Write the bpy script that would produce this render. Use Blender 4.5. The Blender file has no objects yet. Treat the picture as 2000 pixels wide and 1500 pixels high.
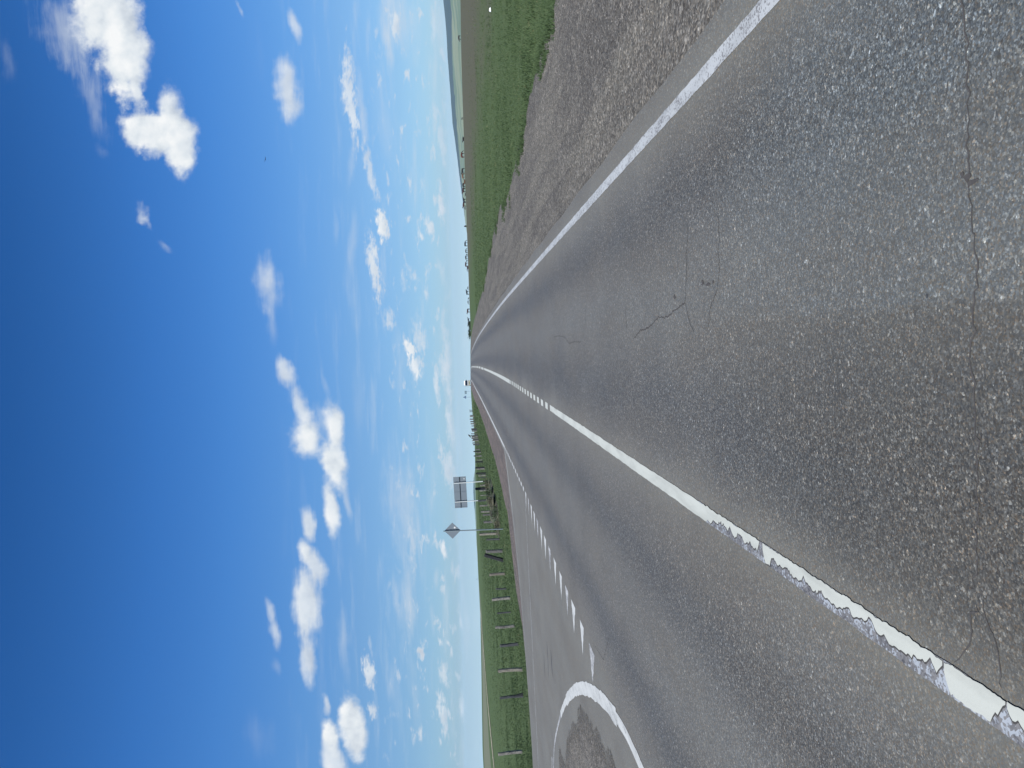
import bpy, bmesh, math, random
import numpy as np
from mathutils import Matrix, Vector
rad = math.radians
random.seed(7); RNG = np.random.default_rng(11)
scene = bpy.context.scene
COL = scene.collection

# ------------------------------------------------------------------ helpers
def tag(o, label=None, cat=None, group=None, kind=None):
    if label: o['label'] = label
    if cat: o['category'] = cat
    if group: o['group'] = group
    if kind: o['kind'] = kind
    return o

def link(o, parent=None):
    COL.objects.link(o)
    if parent is not None: o.parent = parent
    return o

def mesh_obj(name, verts, faces, mat=None, parent=None, smooth=False):
    me = bpy.data.meshes.new(name)
    me.from_pydata([tuple(map(float, v)) for v in verts], [], [tuple(f) for f in faces])
    if mat is not None: me.materials.append(mat)
    if smooth: me.polygons.foreach_set('use_smooth', [True]*len(me.polygons))
    me.update()
    return link(bpy.data.objects.new(name, me), parent)

def np_mesh(name, V, F, mat=None, parent=None, smooth=False):
    """fast mesh from numpy arrays, F is (n,3) or (n,4)"""
    me = bpy.data.meshes.new(name)
    V = np.asarray(V, np.float32); F = np.asarray(F, np.int32)
    n, k = F.shape
    me.vertices.add(len(V)); me.vertices.foreach_set('co', V.ravel())
    me.loops.add(n*k); me.loops.foreach_set('vertex_index', F.ravel())
    me.polygons.add(n)
    me.polygons.foreach_set('loop_start', np.arange(0, n*k, k, dtype=np.int32))
    me.polygons.foreach_set('loop_total', np.full(n, k, np.int32))
    if smooth: me.polygons.foreach_set('use_smooth', np.ones(n, bool))
    me.update(calc_edges=True); me.validate()
    if mat is not None: me.materials.append(mat)
    return link(bpy.data.objects.new(name, me), parent)

def uv_from(o, uv):
    """uv: (nverts,2)"""
    me = o.data; lay = me.uv_layers.new(name='UVMap')
    idx = np.empty(len(me.loops), np.int32); me.loops.foreach_get('vertex_index', idx)
    lay.data.foreach_set('uv', np.asarray(uv, np.float32)[idx].ravel())

def attr(o, name, vals):
    a = o.data.attributes.new(name, 'FLOAT', 'POINT'); a.data.foreach_set('value', np.asarray(vals, np.float32))

def grid_faces(nr, nc, off=0):
    i = np.arange(nr-1)[:, None]*nc; j = np.arange(nc-1)[None, :]
    a = (i+j).ravel()+off
    return np.stack([a, a+1, a+1+nc, a+nc], 1)

class MB:
    """collects boxes, tubes, prisms; build() links them as one mesh object"""
    def __init__(s): s.v = []; s.f = []
    def add(s, v, f):
        o = len(s.v); s.v += [tuple(p) for p in v]; s.f += [tuple(i+o for i in q) for q in f]; return s
    def box(s, c, d, rx=0, ry=0, rz=0, bev=0.0):
        bm = bmesh.new(); bmesh.ops.create_cube(bm, size=1)
        for w in bm.verts: w.co = Vector((w.co.x*d[0], w.co.y*d[1], w.co.z*d[2]))
        if bev: bmesh.ops.bevel(bm, geom=list(bm.edges), offset=bev, segments=2, affect='EDGES')
        m = Matrix.Translation(c) @ Matrix.Rotation(rz, 4, 'Z') @ Matrix.Rotation(ry, 4, 'Y') @ Matrix.Rotation(rx, 4, 'X')
        bm.transform(m); bm.verts.index_update()
        s.add([w.co[:] for w in bm.verts], [[w.index for w in q.verts] for q in bm.faces]); bm.free(); return s
    def tube(s, pts, rads, n=10, cap=True):
        pts = [Vector(p) for p in pts]; rings = []; o = len(s.v)
        for i, p in enumerate(pts):
            d = (pts[min(i+1, len(pts)-1)]-pts[max(i-1, 0)]).normalized()
            a = Vector((0, 0, 1)) if abs(d.z) < .9 else Vector((1, 0, 0))
            x = d.cross(a).normalized(); y = d.cross(x).normalized()
            r = rads[i] if hasattr(rads, '__len__') else rads
            for k in range(n):
                t = 2*math.pi*k/n; s.v.append(tuple(p+x*(r*math.cos(t))+y*(r*math.sin(t))))
        for i in range(len(pts)-1):
            for k in range(n):
                s.f.append((o+i*n+k, o+i*n+(k+1) % n, o+(i+1)*n+(k+1) % n, o+(i+1)*n+k))
        if cap:
            s.f.append(tuple(o+k for k in range(n))[::-1]); s.f.append(tuple(o+(len(pts)-1)*n+k for k in range(n)))
        return s
    def prism(s, poly, axis, a, b):
        """extrude a 2-D polygon along axis from a to b"""
        def P(u, w, t): return {'x': (t, u, w), 'y': (u, t, w), 'z': (u, w, t)}[axis]
        n = len(poly); o = len(s.v)
        s.v += [P(u, w, a) for u, w in poly]+[P(u, w, b) for u, w in poly]
        s.f.append(tuple(range(o, o+n))[::-1]); s.f.append(tuple(range(o+n, o+2*n)))
        for i in range(n): s.f.append((o+i, o+(i+1) % n, o+n+(i+1) % n, o+n+i))
        return s
    def build(s, name, mat, parent=None, smooth=False):
        ob = mesh_obj(name, s.v, s.f, mat, parent, smooth)
        bm = bmesh.new(); bm.from_mesh(ob.data); bmesh.ops.recalc_face_normals(bm, faces=bm.faces); bm.to_mesh(ob.data); bm.free()
        return ob

def empty(name, loc, rz=0.0, rx=0.0, ry=0.0):
    o = bpy.data.objects.new(name, None); o.empty_display_size = .3
    o.location = loc; o.rotation_euler = (rx, ry, rz); return link(o)

# ------------------------------------------------------------------ the lie of the land
TB = math.tan(rad(1.5)); H = 1.95; EYE = H/math.cos(rad(1.5))
AZ = np.radians([-29.29,-26.19,-22.9,-19.46,-17.69,-15.89,-13.7,-11.48,-9.6,-7.71,-6.19,-4.67,-3.71,-2.57,-.47,.67,1.81,4.07,6.69,8.9,11.08,12.86,15.31,17.35,19.99,23.77])
QV = np.array([-.00061,.00162,.00399,.00613,.00627,.00639,.00719,.00832,.00929,.01053,.01094,.00969,.00943,.00962,.01125,.01275,.01324,.01361,.01429,.01493,.01554,.01581,.01665,.01716,.01789,.0199])
R0, RE = 60.0, 400.0
def qf(az):
    q = np.interp(az, AZ, QV); return np.clip(q, 2e-4, .9*H/R0)
def crown(r, az):
    """height relative to the banked road plane: the hilltop rounds off in every direction"""
    q = qf(az); k = q*q/(4*(H-q*R0)); rt = R0+q/(2*k); far = rt > RE
    k = np.where(far, -(H-q*RE)/(RE-R0)**2, k); rt = np.minimum(rt, RE)
    x = np.clip(r, R0, rt)-R0
    return -k*x*x-np.where(far, 0, 1)*(q+3e-4)*(np.clip(r, rt, RE)-rt)
def height(X, Y):
    X = np.asarray(X, float); Y = np.asarray(Y, float)
    return TB*X+crown(np.hypot(X, Y), np.arctan2(X, Y))
def hz(x, y): return float(height(x, y))
CY = np.array([-60,0,20,35,50,67,90,100,145,195,208,260,320,375,420,600.]); CV = np.array([0,0,.01,.08,.26,.53,.95,1.18,2.3,3.65,4.1,6.6,10.2,14.4,18.5,40.])
_m = np.gradient(CV, CY)
def curve(Y):
    """how far the road has bent to the left at distance Y"""
    Y = np.clip(np.asarray(Y, float), -60, 600)
    i = np.clip(np.searchsorted(CY, Y)-1, 0, len(CY)-2); h = CY[i+1]-CY[i]; t = (Y-CY[i])/h
    return (2*t**3-3*t*t+1)*CV[i]+(t**3-2*t*t+t)*h*_m[i]+(-2*t**3+3*t*t)*CV[i+1]+(t**3-t*t)*h*_m[i+1]
YS = np.concatenate([np.arange(-20, 30, 1.0), np.arange(30, 100, 2.5), np.arange(100, 300, 5.0), np.arange(300, 401, 10.0)])

# ------------------------------------------------------------------ materials
class NT:
    def __init__(s, tree): s.t = tree; s.L = tree.links
    def n(s, typ, **kw):
        nd = s.t.nodes.new(typ)
        for k, v in kw.items():
            if k.startswith('i_'):
                key = k[2:]; key = int(key) if key.isdigit() else key
                s.put(nd.inputs[key], v)
            else: setattr(nd, k, v)
        return nd
    def put(s, sock, v):
        if isinstance(v, bpy.types.NodeSocket): s.L.new(v, sock)
        elif isinstance(v, bpy.types.Node): s.L.new(v.outputs[0], sock)
        else: sock.default_value = v
    def math(s, op, a, b=None, c=None, clamp=False):
        nd = s.t.nodes.new('ShaderNodeMath'); nd.operation = op; nd.use_clamp = clamp
        for i, v in enumerate((a, b, c)):
            if v is not None: s.put(nd.inputs[i], v)
        return nd.outputs[0]
    def mixc(s, f, a, b, blend='MIX'):
        nd = s.t.nodes.new('ShaderNodeMix'); nd.data_type = 'RGBA'; nd.blend_type = blend
        s.put(nd.inputs[0], f); s.put(nd.inputs[6], a if not isinstance(a, tuple) else (*a, 1)[:4]); s.put(nd.inputs[7], b if not isinstance(b, tuple) else (*b, 1)[:4])
        return nd.outputs[2]
    def mixf(s, f, a, b):
        nd = s.t.nodes.new('ShaderNodeMix'); nd.data_type = 'FLOAT'
        s.put(nd.inputs[0], f); s.put(nd.inputs[2], a); s.put(nd.inputs[3], b); return nd.outputs[0]
    def smooth(s, v, lo, hi, a=0.0, b=1.0, kind='SMOOTHSTEP'):
        nd = s.t.nodes.new('ShaderNodeMapRange'); nd.interpolation_type = kind
        for i, x in enumerate((v, lo, hi, a, b)): s.put(nd.inputs[i], x)
        return nd.outputs[0]
    def noise(s, vec, scale, detail=4, rough=.55, dist=0.0, out=0):
        nd = s.t.nodes.new('ShaderNodeTexNoise'); s.put(nd.inputs['Vector'], vec)
        nd.inputs['Scale'].default_value = scale; nd.inputs['Detail'].default_value = detail
        nd.inputs['Roughness'].default_value = rough; nd.inputs['Distortion'].default_value = dist
        return nd.outputs[out]
    def vor(s, vec, scale, feature='F1', out='Color', rnd=1.0):
        nd = s.t.nodes.new('ShaderNodeTexVoronoi'); nd.feature = feature; s.put(nd.inputs['Vector'], vec)
        nd.inputs['Scale'].default_value = scale; nd.inputs['Randomness'].default_value = rnd
        return nd.outputs[out]
    def vscale(s, vec, sc):
        nd = s.t.nodes.new('ShaderNodeVectorMath'); nd.operation = 'MULTIPLY'; s.put(nd.inputs[0], vec); nd.inputs[1].default_value = sc; return nd.outputs[0]
    def sep(s, vec):
        nd = s.t.nodes.new('ShaderNodeSeparateXYZ'); s.put(nd.inputs[0], vec); return nd.outputs
    def ramp(s, f, stops):
        nd = s.t.nodes.new('ShaderNodeValToRGB'); s.put(nd.inputs[0], f); e = nd.color_ramp.elements
        while len(e) < len(stops): e.new(.5)
        for k, (p, c) in zip(e, stops): k.position = p; k.color = (*c, 1) if len(c) == 3 else c
        return nd.outputs[0]
    def bump(s, h, strength, dist):
        nd = s.t.nodes.new('ShaderNodeBump'); s.put(nd.inputs['Height'], h); nd.inputs['Strength'].default_value = strength; nd.inputs['Distance'].default_value = dist; return nd.outputs[0]

def new_mat(name):
    m = bpy.data.materials.new(name); m.use_nodes = True; t = NT(m.node_tree)
    b = m.node_tree.nodes['Principled BSDF']; b.inputs['Specular IOR Level'].default_value = .3
    return m, t, b
def OBJ(t): return t.n('ShaderNodeTexCoord').outputs['Object']
def UV(t): return t.n('ShaderNodeTexCoord').outputs['UV']
def GEO(t): return t.n('ShaderNodeNewGeometry').outputs['Position']

def simple_mat(name, col, rough=.5, metal=0.0, var=.12, scale=6.0, spec=.3, dirt=None):
    m, t, b = new_mat(name); o = OBJ(t)
    n = t.noise(o, scale, 5, .6)
    c = t.mixc(n, tuple(x*(1-var) for x in col), tuple(min(1, x*(1+var)) for x in col))
    if dirt: c = t.mixc(t.smooth(t.noise(o, scale*.6, 6, .7), .5, .75), c, dirt)
    t.put(b.inputs['Base Color'], c); b.inputs['Roughness'].default_value = rough; b.inputs['Metallic'].default_value = metal; b.inputs['Specular IOR Level'].default_value = spec
    return m

def asphalt_colour(t, uv):
    """uv = (metres right of the lane axis, metres along the road, 0)"""
    x, y, _ = t.sep(uv)
    warp = t.noise(uv, .35, 3, .5)
    xw = t.math('MULTIPLY_ADD', t.math('SUBTRACT', warp, .5), .5, x)
    def band(c, w):  # 1 inside the band
        return t.math('EXPONENT', t.math('MULTIPLY', t.math('POWER', t.math('DIVIDE', t.math('SUBTRACT', xw, c), w), 2.0), -1.0))
    tracks = t.math('ADD', t.math('ADD', band(-.66, .52), band(1.25, .36)), t.math('ADD', band(-2.45, .40), band(-4.15, .40)))
    mid = t.math('ADD', band(.36, .36), band(-3.3, .35))
    edge = t.math('ADD', t.math('ADD', band(2.05, .28), band(-1.45, .25)), t.smooth(xw, -4.7, -5.4))
    fine = t.vor(uv, 125.0); fr, fg, fb = t.n('ShaderNodeSeparateColor', i_0=fine).outputs
    big = t.vor(uv, 66.0); br, bg, bb = t.n('ShaderNodeSeparateColor', i_0=big).outputs
    base = t.mixc(t.math('MULTIPLY', tracks, .47), (.112, .107, .102), (.049, .053, .060))
    near = t.smooth(y, 6.5, 3.2); rightside = t.smooth(t.math('ADD', x, t.math('MULTIPLY', t.math('SUBTRACT', t.noise(uv, 6, 4), .5), .12)), .10, .17)
    base = t.mixc(t.math('MULTIPLY', near, rightside), base, (.097, .104, .110))
    base = t.mixc(t.math('MULTIPLY', t.math('MULTIPLY', near, t.math('SUBTRACT', 1.0, rightside)), t.smooth(x, -1.6, -1.2, 0, .8)), base, (.067, .065, .062))
    base = t.mixc(t.math('MULTIPLY', mid, .5), base, (.112, .113, .113))
    base = t.mixc(t.math('MINIMUM', edge, 1.0), base, (.130, .125, .116))
    blotch = t.noise(t.vscale(uv, (1.0, .22, 1)), 1.3, 5, .6)
    base = t.mixc(t.smooth(blotch, .35, .7, 0, .35), base, (.100, .086, .070))
    pat = t.noise(uv, .55, 6, .62); base = t.mixc(1.0, base, t.ramp(pat, [(.25, (.88, .88, .88)), (.5, (1, 1, 1)), (.75, (1.10, 1.10, 1.09))]), 'MULTIPLY')
    drip = t.math('MULTIPLY', t.smooth(t.noise(t.vscale(uv, (1, .5, 1)), 7.0, 6, .7), .60, .72), t.math('MINIMUM', mid, 1.0))
    base = t.mixc(t.math('MULTIPLY', drip, .45), base, (.050, .051, .054))
    # chips of stone in the binder: many dull, some pale, some tan
    chip = t.ramp(fr, [(0, (.46,)*3), (.45, (.78,)*3), (.80, (1.14,)*3), (.93, (1.55,)*3), (1, (2.4,)*3)])
    chip2 = t.ramp(br, [(0, (.66,)*3), (.55, (.92,)*3), (.9, (1.16,)*3), (.96, (1.6,)*3), (1, (2.4,)*3)])
    tint = t.ramp(fg, [(0, (.88, .98, 1.12)), (.6, (1, 1, 1)), (.85, (1.10, 1.0, .86)), (1, (1.25, .95, .72))])
    worn = t.math('ADD', .62, t.math('MULTIPLY', tracks, .38), clamp=True)
    chips = t.mixc(1.0, chip, chip2, 'MULTIPLY')
    chips = t.mixc(t.math('MULTIPLY', edge, .55, clamp=True), chips, (.95, .95, .95))
    c = t.mixc(worn, base, t.mixc(1.0, base, chips, 'MULTIPLY'))
    c = t.mixc(.7, c, t.mixc(1.0, c, tint, 'MULTIPLY'))
    # tar spots
    sp = t.vor(uv, 5.0, out='Distance'); spn = t.noise(uv, 22, 2)
    spot = t.smooth(t.math('ADD', sp, t.math('MULTIPLY', spn, .06)), .085, .06)
    pick = t.smooth(t.n('ShaderNodeSeparateColor', i_0=t.vor(uv, 5.0)).outputs[2], .72, .74)
    c = t.mixc(t.math('MULTIPLY', t.math('MULTIPLY', spot, pick), .8), c, (.022, .024, .03))
    c = t.mixc(1.0, c, (.99, 1.02, .95), 'MULTIPLY')
    hgt = t.math('ADD', fr, t.math('MULTIPLY', br, .8))
    return c, hgt, worn

def m_asphalt(name):
    m, t, b = new_mat(name); uv = UV(t)
    c, hgt, worn = asphalt_colour(t, uv)
    t.put(b.inputs['Base Color'], c); b.inputs['Roughness'].default_value = .68
    b.inputs['Specular IOR Level'].default_value = .42
    t.put(b.inputs['Normal'], t.bump(hgt, .35, .006))
    return m

def m_paint(name, wear=.35, col=(.42, .435, .42), speck=.5):
    m, t, b = new_mat(name); o = GEO(t)
    fr = t.n('ShaderNodeSeparateColor', i_0=t.vor(o, 78.0)).outputs[0]
    n = t.noise(o, 9.0, 6, .7); n2 = t.noise(t.vscale(o, (2.2, .5, 1)), 3.0, 4, .6)
    hole = t.smooth(t.math('ADD', t.math('MULTIPLY', fr, speck), t.math('ADD', n, t.math('MULTIPLY', n2, .6))), 1.18-wear*.55+speck*.5, 1.32-wear*.55+speck*.5)
    dirt = t.mixc(t.smooth(n2, .35, .75), col, tuple(x*.78 for x in col))
    under = t.mixc(fr, (.05, .05, .055), (.17, .17, .17))
    t.put(b.inputs['Base Color'], t.mixc(hole, dirt, under)); b.inputs['Roughness'].default_value = .6
    t.put(b.inputs['Normal'], t.bump(t.math('ADD', fr, n), .2, .004))
    return m

def m_gravel(name, a, bcol, c2, scale=44.0, edge_fade=False):
    m, t, b = new_mat(name); uv = UV(t)
    f = t.n('ShaderNodeSeparateColor', i_0=t.vor(uv, scale)).outputs; d = t.vor(uv, scale, out='Distance')
    f2 = t.n('ShaderNodeSeparateColor', i_0=t.vor(uv, scale*.42)).outputs; d2 = t.vor(uv, scale*.42, out='Distance')
    st = t.noise(t.vscale(uv, (1.6, .10, 1)), 1.5, 5, .6); bl = t.noise(uv, .9, 5, .6)
    base = t.mixc(t.smooth(st, .36, .62), a, bcol)
    base = t.mixc(t.smooth(bl, .45, .75, 0, .6), base, c2)
    k = t.ramp(f[0], [(0, (.45,)*3), (.5, (.86,)*3), (.88, (1.3,)*3), (1, (2.0,)*3)])
    k2 = t.ramp(f2[0], [(0, (.72,)*3), (.6, (.96,)*3), (.95, (1.2,)*3), (1, (1.7,)*3)])
    c = t.mixc(1, t.mixc(1, base, k, 'MULTIPLY'), k2, 'MULTIPLY')
    c = t.mixc(.5, c, t.mixc(1, c, t.ramp(f[1], [(0, (.92, 1, 1.08)), (1, (1.12, 1, .86))]), 'MULTIPLY'))
    t.put(b.inputs['Base Color'], c); b.inputs['Roughness'].default_value = .9; b.inputs['Specular IOR Level'].default_value = .2
    hgt = t.math('ADD', t.math('MULTIPLY', d, -.7), t.math('MULTIPLY', d2, -.9)); hgt = t.math('ADD', hgt, t.math('MULTIPLY', f[0], .5))
    t.put(b.inputs['Normal'], t.bump(hgt, .6, .016))
    if edge_fade:   # the sheet thins out towards its border
        ed = t.n('ShaderNodeAttribute', attribute_name='edge').outputs['Fac']
        al = t.math('ADD', t.math('MULTIPLY', t.smooth(ed, 0, .9, 0, 1, 'LINEAR'), 1.15), t.math('MULTIPLY', t.math('SUBTRACT', t.noise(uv, 3.2, 8, .75), .5), 2.0))
        al = t.math('ADD', al, t.math('MULTIPLY', t.math('SUBTRACT', f[2], .5), .7))
        t.put(b.inputs['Alpha'], t.smooth(al, -.25, .5))
    return m

def m_ground():
    m, t, b = new_mat('steppe'); o = GEO(t); x, y, z = t.sep(o)
    big = t.noise(o, .035, 5, .6); mid = t.noise(t.vscale(o, (1, .45, 1)), .35, 5, .62); fine = t.noise(o, 4.0, 6, .7); vf = t.noise(o, 26.0, 3, .7)
    g = t.mixc(mid, (.040, .067, .027), (.062, .095, .038))
    g = t.mixc(t.smooth(fine, .35, .7), g, (.068, .096, .044))
    g = t.mixc(t.smooth(vf, .52, .8, 0, .7), g, (.095, .115, .050))
    # dry pasture on the right-hand rise
    dry = t.mixc(fine, (.064, .068, .048), (.090, .084, .064))
    xr = t.math('ADD', x, t.math('MULTIPLY', t.math('SUBTRACT', mid, .5), 16)); xr = t.math('ADD', xr, t.math('MULTIPLY', t.math('SUBTRACT', big, .5), 14))
    yy = t.math('MULTIPLY', t.math('SUBTRACT', y, 30), .035)
    g = t.mixc(t.smooth(t.math('ADD', xr, yy), 11, 23, 0, .90), g, dry)
    # pale bare patches by the left verge
    n3 = t.noise(o, .55, 4, .6)
    left = t.smooth(x, -10.0, -11.0); nearv = t.math('MULTIPLY', left, t.smooth(x, -18, -15))
    g = t.mixc(t.math('MULTIPLY', nearv, t.smooth(n3, .60, .70, 0, .6)), g, (.17, .145, .095))
    # fields across the valley on the left: stubble beyond the track
    far = t.smooth(t.math('ADD', x, t.math('MULTIPLY', t.math('SUBTRACT', big, .5), 6)), -92, -97)
    far = t.math('MULTIPLY', far, t.smooth(y, 330, 300))
    stub = t.mixc(t.noise(t.vscale(o, (.12, 1, 1)), .25, 4, .6), (.085, .105, .070), (.155, .165, .115))
    g = t.mixc(far, g, stub)
    t.put(b.inputs['Base Color'], g); b.inputs['Roughness'].default_value = .95; b.inputs['Specular IOR Level'].default_value = .1
    t.put(b.inputs['Normal'], t.bump(t.math('ADD', fine, t.math('MULTIPLY', vf, .5)), .6, .08))
    return m

def m_hills():
    m, t, b = new_mat('far_hills'); o = GEO(t); w = t.n('ShaderNodeAttribute', attribute_name='rise').outputs['Fac']
    n = t.noise(o, .0011, 5, .6, .6); n2 = t.noise(t.vscale(o, (.5, 1.4, 1)), .0022, 4, .6)
    field = t.mixc(t.smooth(n2, .4, .6), (.075, .115, .060), (.150, .175, .095)); v = t.n('ShaderNodeAttribute', attribute_name='seen').outputs['Fac']
    wood = t.smooth(t.math('ADD', t.math('MULTIPLY', v, .70), t.math('MULTIPLY', n, .95)), .93, .99)
    c = t.mixc(wood, field, (.012, .030, .030))
    t.put(b.inputs['Base Color'], c); b.inputs['Roughness'].default_value = 1; b.inputs['Specular IOR Level'].default_value = 0
    return m

SUN_E, SUN_ANG, SKY_S, EXPO, HAZE, CLOUDGAIN = 5.0, 0.53, .085, .5, 4e-5, 7.6
HAZECOL = (.62, .80, 1.0, 1)
SKYGRADE = [(0, (.70, .98, 1.33)), (.043, (.46, .69, 1.04)), (.107, (.45, .65, .92)), (.187, (.47, .69, .93)), (.263, (.42, .73, 1.04)), (.374, (.32, .72, 1.15)), (.478, (.245, .66, 1.14)), (.68, (.13, .48, .90))]

# ------------------------------------------------------------------ ground and far hills
ASPH = m_asphalt('asphalt'); STEPPE = m_ground()
th = np.radians(np.concatenate([np.arange(-75, 75.01, .5), np.arange(80, 285, 5.0)]))
rr = np.concatenate([[.01], np.arange(1, 30, .75), np.arange(30, 100, 2.0), np.arange(100, 270, 5.0), np.arange(270, RE+1, 10.0), [450, 500, 600, 800, 1100, 1500, 2000, 2600]])
Rg, Tg = np.meshgrid(rr, th, indexing='ij'); Xg = Rg*np.sin(Tg); Yg = Rg*np.cos(Tg)
azw = np.arctan2(Xg, Yg)
Zg = height(Xg, Yg)
def los(az):           # slope of the sight line that grazes the hilltop
    return TB*np.sin(az)-qf(az)
def beyond(r): 
    t = np.clip((r-RE)/2200, 0, 1); return .022*t
s_end = (height(RE*np.sin(Tg), RE*np.cos(Tg))-EYE)/RE
Zg = np.where(Rg > RE, EYE+(s_end-beyond(Rg)-.0015*np.clip((Rg-RE)/100, 0, 1))*Rg, Zg)
tt = Xg+curve(Yg)
und = .05*(np.sin(Xg*.55+Yg*.21)+np.sin(Xg*.23-Yg*.34+1)+np.sin(Xg*.9+Yg*.8+2)*.4)
off = np.clip((np.maximum(tt-6.2, -tt-9)-.0)/10, 0, 1)*np.clip(Yg/10, 0, 1)*np.clip((120-Rg)/60, 0, 1)*np.where((tt < 0) & (Yg < 33), 0, 1)
Zg = Zg+und*off-np.where(Rg <= 300, .045, .0)
nr, nc = Zg.shape
F = grid_faces(nr, nc)
F = np.concatenate([F, np.stack([np.arange(nr-1)*nc+nc-1, np.arange(nr-1)*nc, np.arange(1, nr)*nc, np.arange(1, nr)*nc+nc-1], 1)])
ground = np_mesh('ground', np.stack([Xg, Yg, Zg], -1).reshape(-1, 3), F[:, ::-1], STEPPE, smooth=True); tag(ground, kind='structure')

SK = np.array([(-40,-.0195),(-8.0,-.0190),(-8.85,-.01416),(-9.41,-.01256),(-9.82,-.01124),(-10.72,-.01061),(-11.47,-.0109),(-12.22,-.01184),(-13.33,-.0126),(-14.43,-.01269),(-15.46,-.01379),(-16.5,-.020),
               (8.0,-.0125),(8.35,-.01097),(8.9,-.00958),(9.63,-.00827),(10.36,-.00696),(12.51,-.0031),(13.92,-.00057),(16.0,.00348),(17.35,.00467),(19.99,.00697),(21.9,.00803),(23.76,.01023),(30,.016),(45,.02),(70,.01)])
SK = SK[np.argsort(SK[:, 0])]
ha = np.radians(np.arange(-60, 70.01, .25)); hr = np.concatenate([np.arange(2300, 6000, 150), np.arange(6000, 8201, 100), [8500, 8800]])
Rh, Th = np.meshgrid(hr, ha, indexing='ij')
low = np.where(qf(Th) > 0, los(Th), 0)-.030
top = np.interp(np.degrees(Th), SK[:, 0], SK[:, 1])
bmp = .0007*np.sin(Th*90+1.3)+.0005*np.sin(Th*233)+.00035*np.sin(Th*520+Rh*.004)
w = np.clip((Rh-2400)/5500, 0, 1); ws = w**1.25
e = low+(top-low)*ws+bmp*w*np.where(Th > 0, .55, .15)*(1-.8*(w > .97))
Zh = EYE+e*Rh; Zh = np.where(Rh > 8250, Zh-(Rh-8200)*.12, Zh)
hills = np_mesh('hills', np.stack([Rh*np.sin(Th), Rh*np.cos(Th), Zh], -1).reshape(-1, 3), grid_faces(*Zh.shape)[:, ::-1], m_hills(), smooth=True)
attr(hills, 'rise', w.ravel()); lo_ = los(Th); attr(hills, 'seen', np.clip((e-lo_)/np.maximum(top-lo_, .003), 0, 1).ravel()); tag(hills, kind='structure')

# ------------------------------------------------------------------ sheets along the road
def sheet(name, rows, mat, dz, parent=None, nx=8):
    """rows: list of (Y, Xleft, Xright) -> grid of nx columns"""
    Y = np.array([r[0] for r in rows]); L = np.array([r[1] for r in rows]); Rr = np.array([r[2] for r in rows])
    f = np.linspace(0, 1, nx)
    X = L[:, None]+(Rr-L)[:, None]*f[None]; YY = np.repeat(Y[:, None], nx, 1)
    Z = height(X, YY)+dz
    o = np_mesh(name, np.stack([X, YY, Z], -1).reshape(-1, 3), grid_faces(len(Y), nx), mat, parent)
    uv_from(o, np.stack([(X+curve(YY)).ravel(), YY.ravel()], 1)); return o
def jag(n, amp, seed=0, k=3):
    r = np.random.default_rng(seed).normal(size=n+k-1); return np.convolve(r, np.ones(k)/k, 'valid')*amp

far_edge = np.array([(-40,28.4),(-30,28.8),(-16,29.4),(-14.3,29.9),(-12.9,30.6),(-10.7,32.0),(-9.6,33.2),(-8.2,35.0),(-7.2,37.0),(-6.3,38.4),(-5.36,40.2)])
def xl_asph(Y): return np.where(Y < 28.4, -40, np.interp(Y, far_edge[:, 1], far_edge[:, 0]))
rows = [(y, -5.35-float(curve(y)), 2.36-float(curve(y))+.02*math.sin(y*1.7)) for y in YS]
road = sheet('asphalt_road', rows, ASPH, 0.0, nx=13); tag(road, kind='structure')
jy = np.concatenate([np.arange(1, 26, 1.0), np.arange(26, 40.3, .25)])
jrows = [(y, float(xl_asph(y))+(.06*math.sin(y*5) if y > 28.4 else 0), -5.35-float(curve(y))) for y in jy]
side = sheet('side_road', jrows, ASPH, 0.0, nx=14); tag(side, kind='structure')

G_R = np.array([(-20,5.8),(4,5.8),(13,5.95),(16,6.15),(20.4,5.8),(27,5.5),(34,5.95),(39,6.05),(47,5.75),(59,5.05),(75,5.0),(93,4.95),(148,5.55),(250,6),(400,6)])
gy = np.concatenate([np.arange(-20, 3, 1.0), np.arange(3, 40, .2), np.arange(40, 100, 1.0), np.arange(100, 401, 5.0)])
gj = jag(len(gy), .24, 3, 9)
grow = [(y, 2.22-float(curve(y)), float(np.interp(y, G_R[:, 0], G_R[:, 1]))-float(curve(y))+gj[i]) for i, y in enumerate(gy)]
GRAV = m_gravel('gravel', (.130, .124, .108), (.090, .086, .078), (.152, .145, .128))
shoulder = sheet('gravel_shoulder', grow, GRAV, -.022, nx=6); tag(shoulder, kind='structure')
G_L = np.array([(28.0,-40),(28.9,-18),(29.4,-16.63),(30.05,-14.89),(30.73,-13.07),(32.13,-11.88),(35.52,-11.41),(37.87,-10.07),(40.25,-8.78),(46.2,-8.15),(53.6,-7.75),(64.6,-7.65),(81.6,-7.55),(108,-7.5),(162,-8.4),(250,-8.0),(400,-8)])
ly = np.concatenate([np.arange(28.45, 60, .2), np.arange(60, 110, 1.0), np.arange(110, 401, 5.0)])
lj = jag(len(ly), .15, 5, 9)
lrow = []
for i, y in enumerate(ly):
    o_ = float(np.interp(y, G_L[:, 1*0], G_L[:, 1])); c_ = float(curve(y))
    inner = (float(xl_asph(y)) if y < 40.2 else -5.35-c_)+.2
    outer = (o_ if y < 41 else o_-c_)+lj[i]
    lrow.append((y, min(outer, inner-.05), inner))
VERGE = m_gravel('verge_gravel', (.128, .108, .098), (.092, .082, .078), (.150, .130, .112), 34.0)
lsh = sheet('gravel_shoulder', lrow, VERGE, -.022, nx=5); tag(lsh, kind='structure')

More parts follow.
